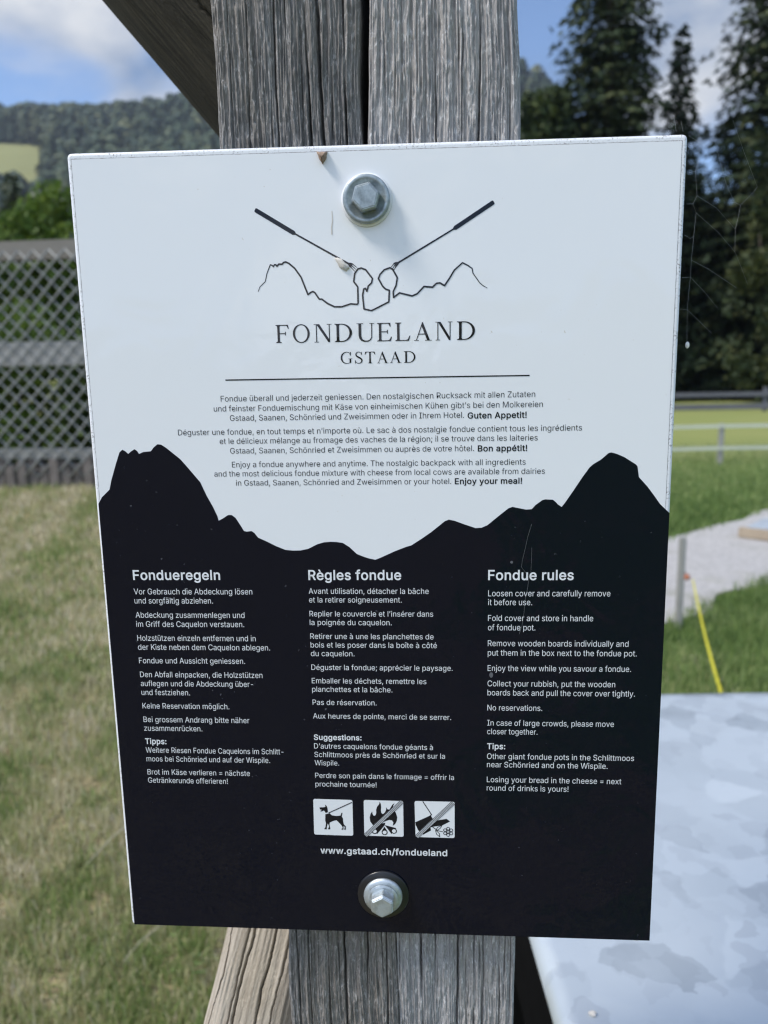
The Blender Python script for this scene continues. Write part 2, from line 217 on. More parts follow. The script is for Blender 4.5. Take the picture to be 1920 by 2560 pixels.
TEXT_LINES = [
('para', 'Fondue überall und jederzeit geniessen. Den nostalgischen Rucksack mit allen Zutaten', 'l', -78.67, 79.94, 91.0),
('para', 'und feinster Fonduemischung mit Käse von einheimischen Kühen gibt’s bei den Molkereien', 'l', -82.53, 83.81, 86.01),
('para', 'Gstaad, Saanen, Schönried und Zweisimmen oder in Ihrem Hotel.', 'l', -74.43, 44.78, 81.16),
('para', 'Guten Appetit!', 'b', 46.57, 75.94, 80.79),
('para', 'Déguster une fondue, en tout temps et n’importe où. Le sac à dos nostalgie fondue contient tous les ingrédients', 'l', -101.95, 103.35, 74.1),
('para', 'et le délicieux mélange au fromage des vaches de la région; il se trouve dans les laiteries', 'l', -80.39, 81.59, 69.38),
('para', 'Gstaad, Saanen, Schönried et Zweisimmen ou auprès de votre hôtel.', 'l', -75.17, 49.82, 64.38),
('para', 'Bon appétit!', 'b', 51.75, 76.45, 64.21),
('para', 'Enjoy a fondue anywhere and anytime. The nostalgic backpack with all ingredients', 'l', -74.61, 75.8, 57.23),
('para', 'and the most delicious fondue mixture with cheese from local cows are available from dairies', 'l', -84.15, 85.48, 52.49),
('para', 'in Gstaad, Saanen, Schönried and Zweisimmen or your hotel.', 'l', -72.95, 38.33, 47.68),
('para', 'Enjoy your meal!', 'b', 40.15, 74.15, 47.6),
('head1', 'Fondueregeln', 'b', -131.4, -84.06, -2.69),
('rules1', 'Vor Gebrauch die Abdeckung lösen', 'r', -131.6, -67.17, -10.8),
('rules1', 'und sorgfältig abziehen.', 'r', -131.6, -88.73, -15.88),
('rules1', 'Abdeckung zusammenlegen und', 'r', -131.6, -72.0, -23.87),
('rules1', 'im Griff des Caquelon verstauen.', 'r', -131.6, -72.43, -28.99),
('rules1', 'Holzstützen einzeln entfernen und in', 'r', -131.6, -66.56, -36.89),
('rules1', 'der Kiste neben dem Caquelon ablegen.', 'r', -131.6, -58.97, -42.04),
('rules1', 'Fondue und Aussicht geniessen.', 'r', -131.6, -72.99, -49.75),
('rules1', 'Den Abfall einpacken, die Holzstützen', 'r', -131.6, -63.82, -57.76),
('rules1', 'auflegen und die Abdeckung über-', 'r', -131.6, -69.16, -62.95),
('rules1', 'und festziehen.', 'r', -131.6, -104.47, -68.12),
('rules1', 'Keine Reservation möglich.', 'r', -131.6, -83.0, -76.0),
('rules1', 'Bei grossem Andrang bitte näher', 'r', -131.6, -72.22, -84.02),
('rules1', 'zusammenrücken.', 'r', -131.6, -98.84, -89.18),
('rules1', 'Tipps:', 'b', -131.6, -119.55, -97.0),
('rules1', 'Weitere Riesen Fondue Caquelons im Schlitt-', 'r', -131.6, -54.02, -102.22),
('rules1', 'moos bei Schönried und auf der Wispile.', 'r', -131.6, -61.79, -107.44),
('rules1', 'Brot im Käse verlieren = nächste', 'r', -131.6, -73.44, -115.42),
('rules1', 'Getränkerunde offerieren!', 'r', -131.6, -86.2, -120.44),
('head2', 'Règles fondue', 'b', -36.8, 12.18, -2.74),
('rules2', 'Avant utilisation, détacher la bâche', 'r', -36.9, 26.51, -10.42),
('rules2', 'et la retirer soigneusement.', 'r', -36.9, 12.3, -15.16),
('rules2', 'Replier le couvercle et l’insérer dans', 'r', -36.9, 28.77, -22.85),
('rules2', 'la poignée du caquelon.', 'r', -36.9, 6.8, -27.64),
('rules2', 'Retirer une à une les planchettes de', 'r', -36.9, 28.93, -35.38),
('rules2', 'bois et les poser dans la boîte à côté', 'r', -36.9, 30.65, -40.21),
('rules2', 'du caquelon.', 'r', -36.9, -13.39, -45.05),
('rules2', 'Déguster la fondue; apprécier le paysage.', 'r', -36.9, 38.94, -52.87),
('rules2', 'Emballer les déchets, remettre les', 'r', -36.9, 24.93, -60.49),
('rules2', 'planchettes et la bâche.', 'r', -36.9, 6.63, -65.36),
('rules2', 'Pas de réservation.', 'r', -36.9, -2.05, -72.91),
('rules2', 'Aux heures de pointe, merci de se serrer.', 'r', -36.9, 38.11, -80.81),
('rules2', 'Suggestions:', 'b', -36.9, -10.62, -93.25),
('rules2', 'D’autres caquelons fondue géants à', 'r', -36.9, 28.19, -98.39),
('rules2', 'Schlittmoos près de Schönried et sur la', 'r', -36.9, 34.74, -103.41),
('rules2', 'Wispile.', 'r', -36.9, -23.39, -108.33),
('rules2', 'Perdre son pain dans le fromage = offrir la', 'r', -36.9, 39.63, -115.87),
('rules2', 'prochaine tournée!', 'r', -36.9, -2.93, -121.01),
('head3', 'Fondue rules', 'b', 57.4, 101.3, -2.81),
('rules3', 'Loosen cover and carefully remove', 'r', 57.5, 120.24, -11.66),
('rules3', 'it before use.', 'r', 57.5, 80.28, -16.46),
('rules3', 'Fold cover and store in handle', 'r', 57.5, 111.88, -25.09),
('rules3', 'of fondue pot.', 'r', 57.5, 82.18, -30.2),
('rules3', 'Remove wooden boards individually and', 'r', 57.5, 130.46, -38.93),
('rules3', 'put them in the box next to the fondue pot.', 'r', 57.5, 134.9, -44.17),
('rules3', 'Enjoy the view while you savour a fondue.', 'r', 57.5, 132.29, -52.76),
('rules3', 'Collect your rubbish, put the wooden', 'r', 57.5, 124.41, -61.37),
('rules3', 'boards back and pull the cover over tightly.', 'r', 57.5, 134.85, -66.52),
('rules3', 'No reservations.', 'r', 57.5, 86.59, -75.1),
('rules3', 'In case of large crowds, please move', 'r', 57.5, 124.54, -83.75),
('rules3', 'closer together.', 'r', 57.5, 84.33, -88.72),
('rules3', 'Tips:', 'b', 57.5, 67.25, -97.31),
('rules3', 'Other giant fondue pots in the Schlittmoos', 'r', 57.5, 135.85, -103.14),
('rules3', 'near Schönried and on the Wispile.', 'r', 57.5, 122.06, -107.94),
('rules3', 'Losing your bread in the cheese = next', 'r', 57.5, 129.64, -116.78),
('rules3', 'round of drinks is yours!', 'r', 57.5, 101.56, -121.75),
('url', 'www.gstaad.ch/fondueland', 'b', -35.37, 35.82, -161.88),
]
ART = {'mountain_line': [(-56.95, 144.69), (-56.0, 146.94), (-53.18, 149.45), (-52.16, 153.29), (-50.3, 157.4), (-49.31, 157.06), (-48.91, 156.41), (-48.2, 157.35), (-47.53, 157.34), (-47.06, 156.53), (-46.09, 157.54), (-44.41, 157.5), (-43.71, 158.28), (-42.53, 158.49), (-41.05, 157.81), (-38.21, 155.35), (-35.26, 151.11), (-33.49, 146.41), (-32.1, 142.75), (-30.64, 143.77), (-29.53, 144.15), (-28.55, 143.48), (-26.54, 140.45), (-25.28, 140.42), (-22.4, 138.25), (-19.09, 136.64), (-15.31, 136.56), (-11.09, 137.84), (-7.74, 137.53), (-7.31, 138.16), (-7.3, 145.8), (-9.24, 148.41), (-8.65, 152.23), (-6.94, 154.42), (-5.28, 154.7), (-3.22, 153.85), (0.01, 149.63), (-0.44, 147.65), (-2.13, 146.09), (-2.85, 143.7), (-3.57, 145.08), (-4.41, 144.78), (-4.98, 141.74), (-4.45, 135.27), (-0.87, 134.38), (0.99, 135.15), (7.88, 138.39), (8.21, 143.84), (6.32, 144.53), (4.93, 145.92), (2.92, 149.56), (3.78, 151.53), (5.89, 153.63), (8.63, 154.51), (10.02, 153.76), (12.19, 149.74), (11.57, 146.17), (10.11, 143.16), (10.24, 140.43), (13.17, 142.53), (19.37, 140.95), (21.86, 141.93), (25.2, 145.29), (29.32, 144.87), (31.38, 146.66), (33.03, 146.78), (35.24, 145.45), (37.55, 148.74), (40.01, 152.63), (43.93, 156.01), (46.54, 154.68), (48.59, 153.21), (49.0, 150.99), (52.29, 146.4), (53.93, 145.02), (55.98, 143.86)],
'fork_a': [(-56.68, 183.25), (-38.17, 172.0), (-37.2, 171.18), (-11.86, 157.08), (-7.78, 153.96)],
'fork_b': [(58.76, 183.45), (40.43, 172.19), (39.38, 171.29), (12.95, 156.86), (9.61, 153.77)],
'rule': [(-75.76, 101.8), (77.09, 101.57)],
'title': [(-49.02, 119.65), (50.11, 119.39)],
'subtitle': [(-16.72, 108.95), (20.72, 108.79)],
'title_caps': [(-45.51, 119.59), (-45.16, 128.39), (45.37, 128.32), (45.39, 119.4)],
'title_x': [(-49.01, -42.32), (-40.39, -31.86), (-29.75, -20.83), (-19.41, -10.68), (-8.42, 0.44), (1.78, 9.18), (10.76, 18.31), (20.14, 28.92), (30.67, 38.99), (41.24, 50.11)],
'subtitle_x': [(-16.71, -10.77), (-9.5, -5.68), (-4.58, 0.67), (1.51, 7.25), (7.92, 13.74), (15.0, 20.72)],
'skyline': [(-147.41, 40.16), (-144.9, 42.15), (-140.52, 46.12), (-139.1, 51.09), (-135.87, 59.98), (-133.62, 65.66), (-132.01, 67.01), (-130.56, 66.31), (-128.97, 64.82), (-127.58, 65.98), (-125.49, 67.23), (-124.16, 66.24), (-123.27, 64.76), (-120.91, 65.72), (-116.89, 66.07), (-115.25, 68.1), (-113.16, 69.64), (-111.18, 69.42), (-108.81, 67.83), (-105.51, 65.06), (-101.74, 61.9), (-98.97, 58.63), (-96.2, 55.17), (-91.85, 49.71), (-88.97, 42.75), (-85.83, 36.56), (-83.8, 31.74), (-83.23, 29.23), (-81.18, 30.22), (-78.07, 32.21), (-76.07, 32.2), (-74.15, 30.69), (-71.85, 26.86), (-70.01, 23.64), (-68.52, 23.33), (-66.01, 23.62), (-64.56, 22.61), (-62.68, 20.08), (-58.27, 18.04), (-53.38, 15.5), (-48.47, 13.46), (-44.5, 13.05), (-40.51, 13.14), (-36.5, 13.94), (-31.46, 16.44), (-27.96, 17.44), (-24.49, 17.73), (-21.52, 17.62), (-18.08, 17.1), (-14.68, 14.88), (-10.82, 11.14), (-6.91, 9.52), (-4.21, 8.67), (-1.18, 8.04), (1.87, 9.27), (8.98, 12.56), (15.03, 14.91), (17.55, 15.62), (23.08, 19.18), (28.09, 22.73), (33.08, 26.77), (35.07, 28.38), (37.05, 29.18), (40.02, 28.56), (45.46, 26.51), (50.9, 24.66), (53.86, 24.85), (56.81, 26.15), (63.64, 31.86), (67.52, 34.94), (69.47, 35.63), (73.38, 34.81), (76.32, 34.19), (79.24, 34.37), (81.15, 36.55), (84.51, 39.02), (85.96, 39.41), (89.84, 39.18), (91.32, 37.98), (92.31, 36.78), (94.28, 35.47), (95.69, 37.26), (100.34, 44.35), (104.03, 50.23), (107.71, 55.57), (109.57, 57.21), (113.31, 59.51), (117.01, 62.77), (118.43, 62.95), (120.83, 62.25), (124.69, 60.56), (130.53, 56.82), (131.32, 55.84), (132.21, 50.47), (136.69, 45.55), (140.22, 40.9), (143.27, 36.65), (147.48, 32.37)],
'dog_box': [(-38.43, -128.55), (-16.54, -128.83), (-16.58, -150.63), (-38.61, -150.34)],
'fire_box': [(-10.27, -128.65), (11.63, -128.93), (11.65, -150.64), (-10.32, -150.36)],
'boot_box': [(17.9, -128.74), (39.97, -128.83), (39.96, -150.77), (18.28, -150.62)],
'dog_body': [(-31.93, -137.77), (-32.1, -141.53), (-31.74, -143.47), (-32.17, -145.76), (-32.74, -146.62), (-32.75, -146.94), (-31.43, -146.92), (-31.26, -145.41), (-30.85, -143.58), (-30.49, -143.58), (-30.07, -145.39), (-30.64, -146.57), (-30.59, -146.96), (-29.39, -146.94), (-29.38, -146.35), (-29.79, -143.95), (-29.57, -142.78), (-27.69, -141.76), (-25.71, -141.27), (-24.44, -142.67), (-23.11, -144.26), (-22.54, -145.22), (-22.44, -146.0), (-23.05, -146.54), (-23.06, -146.99), (-21.98, -146.97), (-21.94, -145.21), (-21.69, -144.69), (-21.17, -145.52), (-21.55, -146.5), (-21.51, -147.02), (-20.67, -147.0), (-20.62, -144.86), (-21.66, -143.78), (-22.03, -141.97), (-22.1, -140.02), (-22.73, -138.87), (-22.32, -137.12), (-22.37, -136.6), (-22.85, -136.68), (-23.43, -138.37), (-25.82, -138.68), (-28.19, -138.34), (-29.58, -137.07)],
'dog_head': [(-35.02, -133.63), (-32.69, -133.46), (-31.73, -133.24), (-31.87, -131.83), (-31.01, -132.78), (-30.57, -134.06), (-30.4, -136.44), (-31.73, -136.99), (-32.18, -136.03), (-32.76, -135.52), (-34.39, -136.27), (-34.61, -135.75), (-33.76, -135.09), (-34.94, -134.86)],
'leash': [(-30.06, -136.95), (-16.81, -130.25)],
'flame': [(-5.14, -144.2), (-6.87, -141.64), (-7.11, -139.06), (-6.66, -137.12), (-5.68, -135.49), (-5.47, -137.1), (-4.73, -138.24), (-3.83, -137.71), (-3.39, -136.41), (-3.47, -134.48), (-2.85, -132.54), (-1.64, -130.91), (-1.44, -129.5), (-0.75, -130.9), (-0.61, -132.82), (-0.82, -134.75), (-0.55, -136.35), (0.32, -136.98), (1.4, -135.99), (2.14, -134.37), (2.16, -132.76), (2.85, -134.03), (3.91, -134.2), (4.81, -132.71), (5.72, -131.09), (6.91, -130.24), (6.0, -132.05), (6.26, -134.28), (7.42, -135.87), (8.26, -138.74), (7.94, -141.01), (7.02, -142.96), (5.65, -143.96), (6.03, -142.02), (5.28, -140.74), (3.81, -140.45), (2.03, -141.13), (-0.96, -142.49), (-3.34, -143.51)],
'log_a': [(-5.65, -146.15), (-0.96, -142.81), (1.59, -142.24), (1.09, -143.93), (-3.15, -149.22)],
'log_b': [(-0.69, -147.67), (0.96, -144.58), (2.75, -147.59)],
'log_c': [(1.16, -143.61), (7.58, -145.35), (4.86, -149.04)],
'log_c1': [(-4.43, -147.56), (-2.77, -147.52)],
'log_c2': [(1.08, -148.15), (2.86, -148.11)],
'log_c3': [(6.31, -147.19), (7.97, -147.15)],
'fire_slash': [(-9.72, -150.28), (11.04, -129.2)],
'boot_slash': [(18.93, -150.41), (39.21, -129.29)],
'boot_leg': [(22.47, -128.85), (27.27, -136.87), (26.33, -137.47)],
'boot': [(18.19, -141.56), (26.8, -137.2), (27.67, -138.98), (30.3, -140.21), (35.58, -139.14), (37.45, -140.7), (33.22, -143.17), (29.11, -143.91), (26.64, -144.48), (26.86, -146.41), (22.6, -149.03), (19.79, -146.37), (18.35, -143.04)],
'stem': [(27.82, -144.32), (30.86, -146.52), (33.5, -147.04)],
'leaf_a': [(29.39, -146.35), (30.58, -144.39), (32.93, -143.05), (32.16, -144.81), (29.98, -146.53)],
'leaf_b': [(29.39, -146.42), (29.97, -148.6), (31.73, -150.12), (31.56, -148.25), (29.8, -146.41)],
'flower': [(36.38, -146.97), (37.44, -146.95), (39.31, -146.91)],
'hair_thread': [(79.37, 26.85), (77.51, 20.5), (75.69, 11.36), (74.95, 8.3), (74.41, 4.2), (78.44, -1.24), (77.75, -7.23), (76.61, -13.27), (76.14, -20.09), (75.16, -27.72), (73.77, -32.18)],
'thread_b': [(79.58, 14.41), (79.5, 7.27), (79.31, 1.11)],
'cocoon_top': [(-25.6, 208.69), (-20.48, 208.52), (-21.06, 205.51), (-22.93, 202.98), (-24.49, 205.24)],
'cocoon_fork': [(-18.43, 160.03), (-15.12, 159.39), (-11.08, 155.08), (-12.79, 153.29), (-16.07, 155.2)],
'drop_streak': [(-19.06, 181.63), (-18.95, 176.95), (-19.45, 173.84), (-19.37, 170.7)],
'web': [[(0.1523, 0.012, 1.5603), (0.1599, 0.0198, 1.5593), (0.1641, 0.024, 1.5584)],
[(0.1681, 0.0286, 1.5688), (0.1739, 0.0336, 1.557), (0.1809, 0.0396, 1.5438), (0.1877, 0.0456, 1.5361), (0.1925, 0.05, 1.5354), (0.2029, 0.06, 1.5441), (0.2054, 0.0624, 1.547)],
[(0.184, 0.0444, 1.576), (0.1938, 0.0528, 1.5623), (0.2054, 0.0624, 1.547)],
[(0.1592, 0.0194, 1.5649), (0.16, 0.0194, 1.5515), (0.1577, 0.0168, 1.5453), (0.1527, 0.0115, 1.5434)],
[(0.1577, 0.0168, 1.5453), (0.1595, 0.018, 1.5342), (0.1568, 0.015, 1.5299), (0.1522, 0.0102, 1.529)],
[(0.1595, 0.018, 1.5342), (0.1741, 0.0324, 1.531), (0.1892, 0.0462, 1.5227), (0.1896, 0.046, 1.5112), (0.1949, 0.0504, 1.5041), (0.2008, 0.0552, 1.4953)],
[(0.1925, 0.05, 1.5354), (0.1913, 0.0486, 1.5297), (0.1892, 0.0462, 1.5227)],
[(0.1568, 0.015, 1.5299), (0.1593, 0.0174, 1.5261), (0.1581, 0.0156, 1.5147), (0.1578, 0.015, 1.5108), (0.157, 0.0138, 1.5033), (0.1568, 0.0132, 1.4951), (0.1508, 0.007, 1.4943)],
[(0.1581, 0.0156, 1.5147), (0.1556, 0.013, 1.5134), (0.1516, 0.0089, 1.5145)],
[(0.157, 0.0138, 1.5033), (0.1697, 0.0264, 1.5004), (0.1917, 0.0468, 1.4929)],
[(0.1593, 0.0174, 1.5261), (0.1761, 0.0336, 1.5193), (0.1896, 0.046, 1.5112)],
[(0.1568, 0.0132, 1.4951), (0.1679, 0.024, 1.4886), (0.1783, 0.0336, 1.4811)],
[(0.1568, 0.0132, 1.4951), (0.156, 0.012, 1.4884), (0.1553, 0.0108, 1.4793), (0.1502, 0.006, 1.4794)],
[(0.1553, 0.0108, 1.4793), (0.174, 0.0288, 1.4685)],
[(0.1553, 0.0108, 1.4793), (0.1559, 0.0106, 1.4631)],
[(0.1422, 0.004, 1.5675), (0.1426, 0.004, 1.5662), (0.1439, 0.004, 1.5603)],
[(0.1459, 0.004, 1.5647), (0.1464, 0.004, 1.5625), (0.1471, 0.004, 1.5601)]],
'egg': [(0.1562, 0.0108, 1.4622)]}


# ------------------------------------------------------------------ helpers
def mesh_obj(name, verts, faces, mat, parent=None, smooth=False, attr=None, loc=None):
    me = bpy.data.meshes.new(name)
    v = np.asarray(verts, dtype=np.float32)
    if isinstance(faces, np.ndarray):
        nf, k = faces.shape
        me.vertices.add(len(v))
        me.vertices.foreach_set('co', v.ravel())
        me.loops.add(nf * k)
        me.loops.foreach_set('vertex_index', faces.astype(np.int32).ravel())
        me.polygons.add(nf)
        me.polygons.foreach_set('loop_start', (np.arange(nf) * k).astype(np.int32))
        me.update(calc_edges=True)
    else:
        me.from_pydata([tuple(p) for p in v], [], [tuple(f) for f in faces])
    if smooth:
        me.polygons.foreach_set('use_smooth', np.ones(len(me.polygons), dtype=bool))
    if attr is not None:
        a = me.attributes.new('tint', 'FLOAT', 'POINT')
        a.data.foreach_set('value', np.asarray(attr, dtype=np.float32))
    me.update()
    if mat is not None:
        me.materials.append(mat)
    o = bpy.data.objects.new(name, me)
    COL.objects.link(o)
    if parent is not None:
        o.parent = parent
    if loc is not None:
        o.location = loc
    return o

def tag(o, label, cat, group=None):
    o['label'] = label
    o['category'] = cat
    if group:
        o['group'] = group
    return o

def thing(name, label, cat, loc=(0, 0, 0), rz=0.0, group=None):
    o = bpy.data.objects.new(name, None)
    o.empty_display_size = 0.05
    COL.objects.link(o)
    o.location = loc
    o.rotation_euler = (0, 0, rz)
    return tag(o, label, cat, group)

def copy_tree(o, parent=None):
    c = o.copy()
    COL.objects.link(c)
    c.parent = parent
    for ch in [x for x in bpy.data.objects if x.parent == o]:
        copy_tree(ch, c)
    return c

class Geo:
    def __init__(self):
        self.v, self.f = [], []
    def add(self, vs, fs):
        b = len(self.v)
        self.v += [tuple(p) for p in vs]
        self.f += [tuple(i + b for i in f) for f in fs]
    def box(self, c, s, m=None, bevel=0.0):
        bm = bmesh.new()
        bmesh.ops.create_cube(bm, size=1)
        bmesh.ops.scale(bm, vec=s, verts=bm.verts)
        if bevel:
            bmesh.ops.bevel(bm, geom=list(bm.edges), offset=bevel, segments=2, affect='EDGES')
        bmesh.ops.translate(bm, vec=c, verts=bm.verts)
        if m is not None:
            bmesh.ops.transform(bm, matrix=m, verts=bm.verts)
        self.bm(bm)
    def bm(self, bm):
        bm.verts.index_update()
        self.add([v.co[:] for v in bm.verts], [[v.index for v in f.verts] for f in bm.faces])
        bm.free()
    def tube(self, pts, r, n=6):
        pts = [Vector(p) for p in pts]
        rr = r if isinstance(r, (list, tuple)) else [r] * len(pts)
        vs, fs = [], []
        for i, p in enumerate(pts):
            t = (pts[min(i + 1, len(pts) - 1)] - pts[max(i - 1, 0)]).normalized()
            a = t.cross(Vector((0.31, 0.17, 0.93)))
            if a.length < 1e-3:
                a = t.cross(Vector((1, 0, 0)))
            a.normalize()
            b = t.cross(a)
            for k in range(n):
                an = 2 * math.pi * k / n
                vs.append(p + (a * math.cos(an) + b * math.sin(an)) * rr[i])
        for i in range(len(pts) - 1):
            for k in range(n):
                k2 = (k + 1) % n
                fs.append((i * n + k, i * n + k2, (i + 1) * n + k2, (i + 1) * n + k))
        fs.append(tuple(range(n - 1, -1, -1)))
        fs.append(tuple((len(pts) - 1) * n + k for k in range(n)))
        self.add(vs, fs)
    def lathe(self, prof, n=32, axis='Y', c=(0, 0, 0)):
        vs, fs = [], []
        for (r, h) in prof:
            for k in range(n):
                an = 2 * math.pi * k / n
                vs.append((c[0] + r * math.cos(an), c[1] + h, c[2] + r * math.sin(an)))
        for i in range(len(prof) - 1):
            for k in range(n):
                k2 = (k + 1) % n
                fs.append((i * n + k, i * n + k2, (i + 1) * n + k2, (i + 1) * n + k))
        self.add(vs, fs)
    def obj(self, name, mat, parent=None, smooth=False, loc=None):
        return mesh_obj(name, self.v, self.f, mat, parent, smooth, loc=loc)

rng = np.random.default_rng(11)
def vnoise(shape, cells, seed=0):
    """smooth value noise on a grid, 0..1"""
    r = np.random.default_rng(seed)
    h, w = shape
    cy, cx = max(1, int(cells[0])), max(1, int(cells[1]))
    g = r.random((cy + 2, cx + 2))
    y = np.linspace(0, cy, h)
    x = np.linspace(0, cx, w)
    yi = np.minimum(y.astype(int), cy - 1 if cy > 0 else 0)
    xi = np.minimum(x.astype(int), cx - 1 if cx > 0 else 0)
    fy = y - yi
    fx = x - xi
    fy = fy * fy * (3 - 2 * fy)
    fx = fx * fx * (3 - 2 * fx)
    a = g[np.ix_(yi, xi)]
    b = g[np.ix_(yi, xi + 1)]
    c = g[np.ix_(yi + 1, xi)]
    d = g[np.ix_(yi + 1, xi + 1)]
    FX, FY = fx[None, :], fy[:, None]
    return (a * (1 - FX) + b * FX) * (1 - FY) + (c * (1 - FX) + d * FX) * FY

# ------------------------------------------------------------------ materials
class Mat:
    def __init__(self, name):
        self.m = bpy.data.materials.new(name)
        self.m.use_nodes = True
        self.t = self.m.node_tree
        self.b = self.t.nodes['Principled BSDF']
        self.out = self.t.nodes['Material Output']
    def n(self, kind, **kw):
        x = self.t.nodes.new(kind)
        for k, v in kw.items():
            setattr(x, k, v)
        return x
    def l(self, a, b):
        self.t.links.new(a, b)
    def set(self, **kw):
        for k, v in kw.items():
            i = self.b.inputs[k.replace('_', ' ')]
            i.default_value = (*v, 1) if isinstance(v, tuple) and len(v) == 3 and i.type == 'RGBA' else v
        return self
    def coord(self, scale=(1, 1, 1), kind='Object', rot=(0, 0, 0)):
        tc = self.n('ShaderNodeTexCoord')
        mp = self.n('ShaderNodeMapping')
        mp.inputs['Scale'].default_value = scale
        mp.inputs['Rotation'].default_value = rot
        self.l(tc.outputs[kind], mp.inputs[0])
        return mp.outputs[0]
    def noise(self, vec, scale, detail=4, rough=0.55, dist=0.0):
        x = self.n('ShaderNodeTexNoise')
        x.inputs['Scale'].default_value = scale
        x.inputs['Detail'].default_value = detail
        x.inputs['Roughness'].default_value = rough
        x.inputs['Distortion'].default_value = dist
        self.l(vec, x.inputs['Vector'])
        return x.outputs['Fac']
    def ramp(self, fac, stops, interp='LINEAR'):
        x = self.n('ShaderNodeValToRGB')
        x.color_ramp.interpolation = interp
        e = x.color_ramp.elements
        while len(e) < len(stops):
            e.new(0.5)
        for i, (p, c) in enumerate(stops):
            e[i].position = p
            e[i].color = (c, c, c, 1) if not isinstance(c, tuple) else (*c, 1)
        self.l(fac, x.inputs[0])
        return x.outputs[0]
    def mix(self, fac, a, b, mode='MIX'):
        x = self.n('ShaderNodeMix', data_type='RGBA', blend_type=mode)
        for sock, val in ((x.inputs[0], fac), (x.inputs[6], a), (x.inputs[7], b)):
            if hasattr(val, 'links'):
                self.l(val, sock)
            else:
                sock.default_value = (*val, 1) if isinstance(val, tuple) else val
        return x.outputs[2]
    def bump(self, h, strength, dist, prev=None, to='Normal'):
        x = self.n('ShaderNodeBump')
        x.inputs['Strength'].default_value = strength
        x.inputs['Distance'].default_value = dist
        self.l(h, x.inputs['Height'])
        if prev is not None:
            self.l(prev, x.inputs['Normal'])
        if to:
            self.l(x.outputs[0], self.b.inputs[to])
        return x.outputs[0]
    def color(self, sock):
        self.l(sock, self.b.inputs['Base Color'])
        return self

def plain(name, col, rough=0.6, metallic=0.0, var=0.15, scale=30.0):
    M = Mat(name)
    f = M.noise(M.coord(), scale, 4)
    M.color(M.mix(f, tuple(c * (1 - var) for c in col), tuple(min(1, c * (1 + var)) for c in col)))
    M.set(Roughness=rough, Metallic=metallic)
    return M.m

def gloss_sheet(name, col, rough=0.28, wave=0.28, speck=None, coat=0.75):
    """printed laminate film with a slightly wavy gloss"""
    M = Mat(name)
    v = M.coord()
    M.set(Base_Color=col, Roughness=rough)
    b = M.b.inputs
    b['Coat Weight'].default_value = coat
    b['Specular IOR Level'].default_value = 0.0
    b['Coat Roughness'].default_value = 0.04
    b['Coat IOR'].default_value = 1.5
    h1 = M.noise(v, 26, 3, 0.5, 0.6)
    h2 = M.noise(v, 160, 2)
    n1 = M.bump(h1, wave, 0.004, to=None)
    M.bump(h2, wave * 0.5, 0.0006, prev=n1, to='Coat Normal')
    if speck:
        s = M.noise(v, 420, 2, 0.5)
        s2 = M.noise(v, 22, 2, 0.5)
        f = M.ramp(s, [(0.715, 0.0), (0.76, 1.0)])
        g = M.ramp(s2, [(0.48, 0.0), (0.66, 1.0)])
        fg = M.mix(1.0, f, g, 'MULTIPLY')
        M.color(M.mix(fg, col, speck))
    return M.m

m_white_film = gloss_sheet('white_laminate', (0.80, 0.81, 0.82), speck=(0.62, 0.58, 0.52))
m_black_film = gloss_sheet('black_laminate', (0.0028, 0.0042, 0.011), 0.35, speck=(0.10, 0.105, 0.12), coat=0.55)
m_print_dark = gloss_sheet('dark_ink', (0.006, 0.007, 0.012), 0.4, 0.1)
m_print_white = gloss_sheet('white_ink', (0.78, 0.79, 0.8), 0.4, 0.1)

def panel_edge():
    M = Mat('painted_panel_edge')
    v = M.coord((1, 1, 1))
    s = M.noise(v, 900, 3, 0.6)
    s2 = M.noise(v, 90, 2, 0.6)
    f = M.mix(1.0, M.ramp(s, [(0.54, 0.0), (0.66, 1.0)]), M.ramp(s2, [(0.40, 0.0), (0.62, 1.0)]), 'MULTIPLY')
    M.color(M.mix(f, (0.80, 0.81, 0.83), (0.22, 0.19, 0.18)))
    M.set(Roughness=0.35)
    M.bump(s, 0.25, 0.0004)
    return M.m
m_panel = panel_edge()

def film_rim():
    M = Mat('dirty_film_edge')
    v = M.coord()
    s = M.noise(v, 240, 4, 0.7)
    M.color(M.ramp(s, [(0.35, (0.62, 0.62, 0.64)), (0.55, (0.16, 0.12, 0.12))]))
    M.set(Roughness=0.7)
    return M.m
m_rim = film_rim()

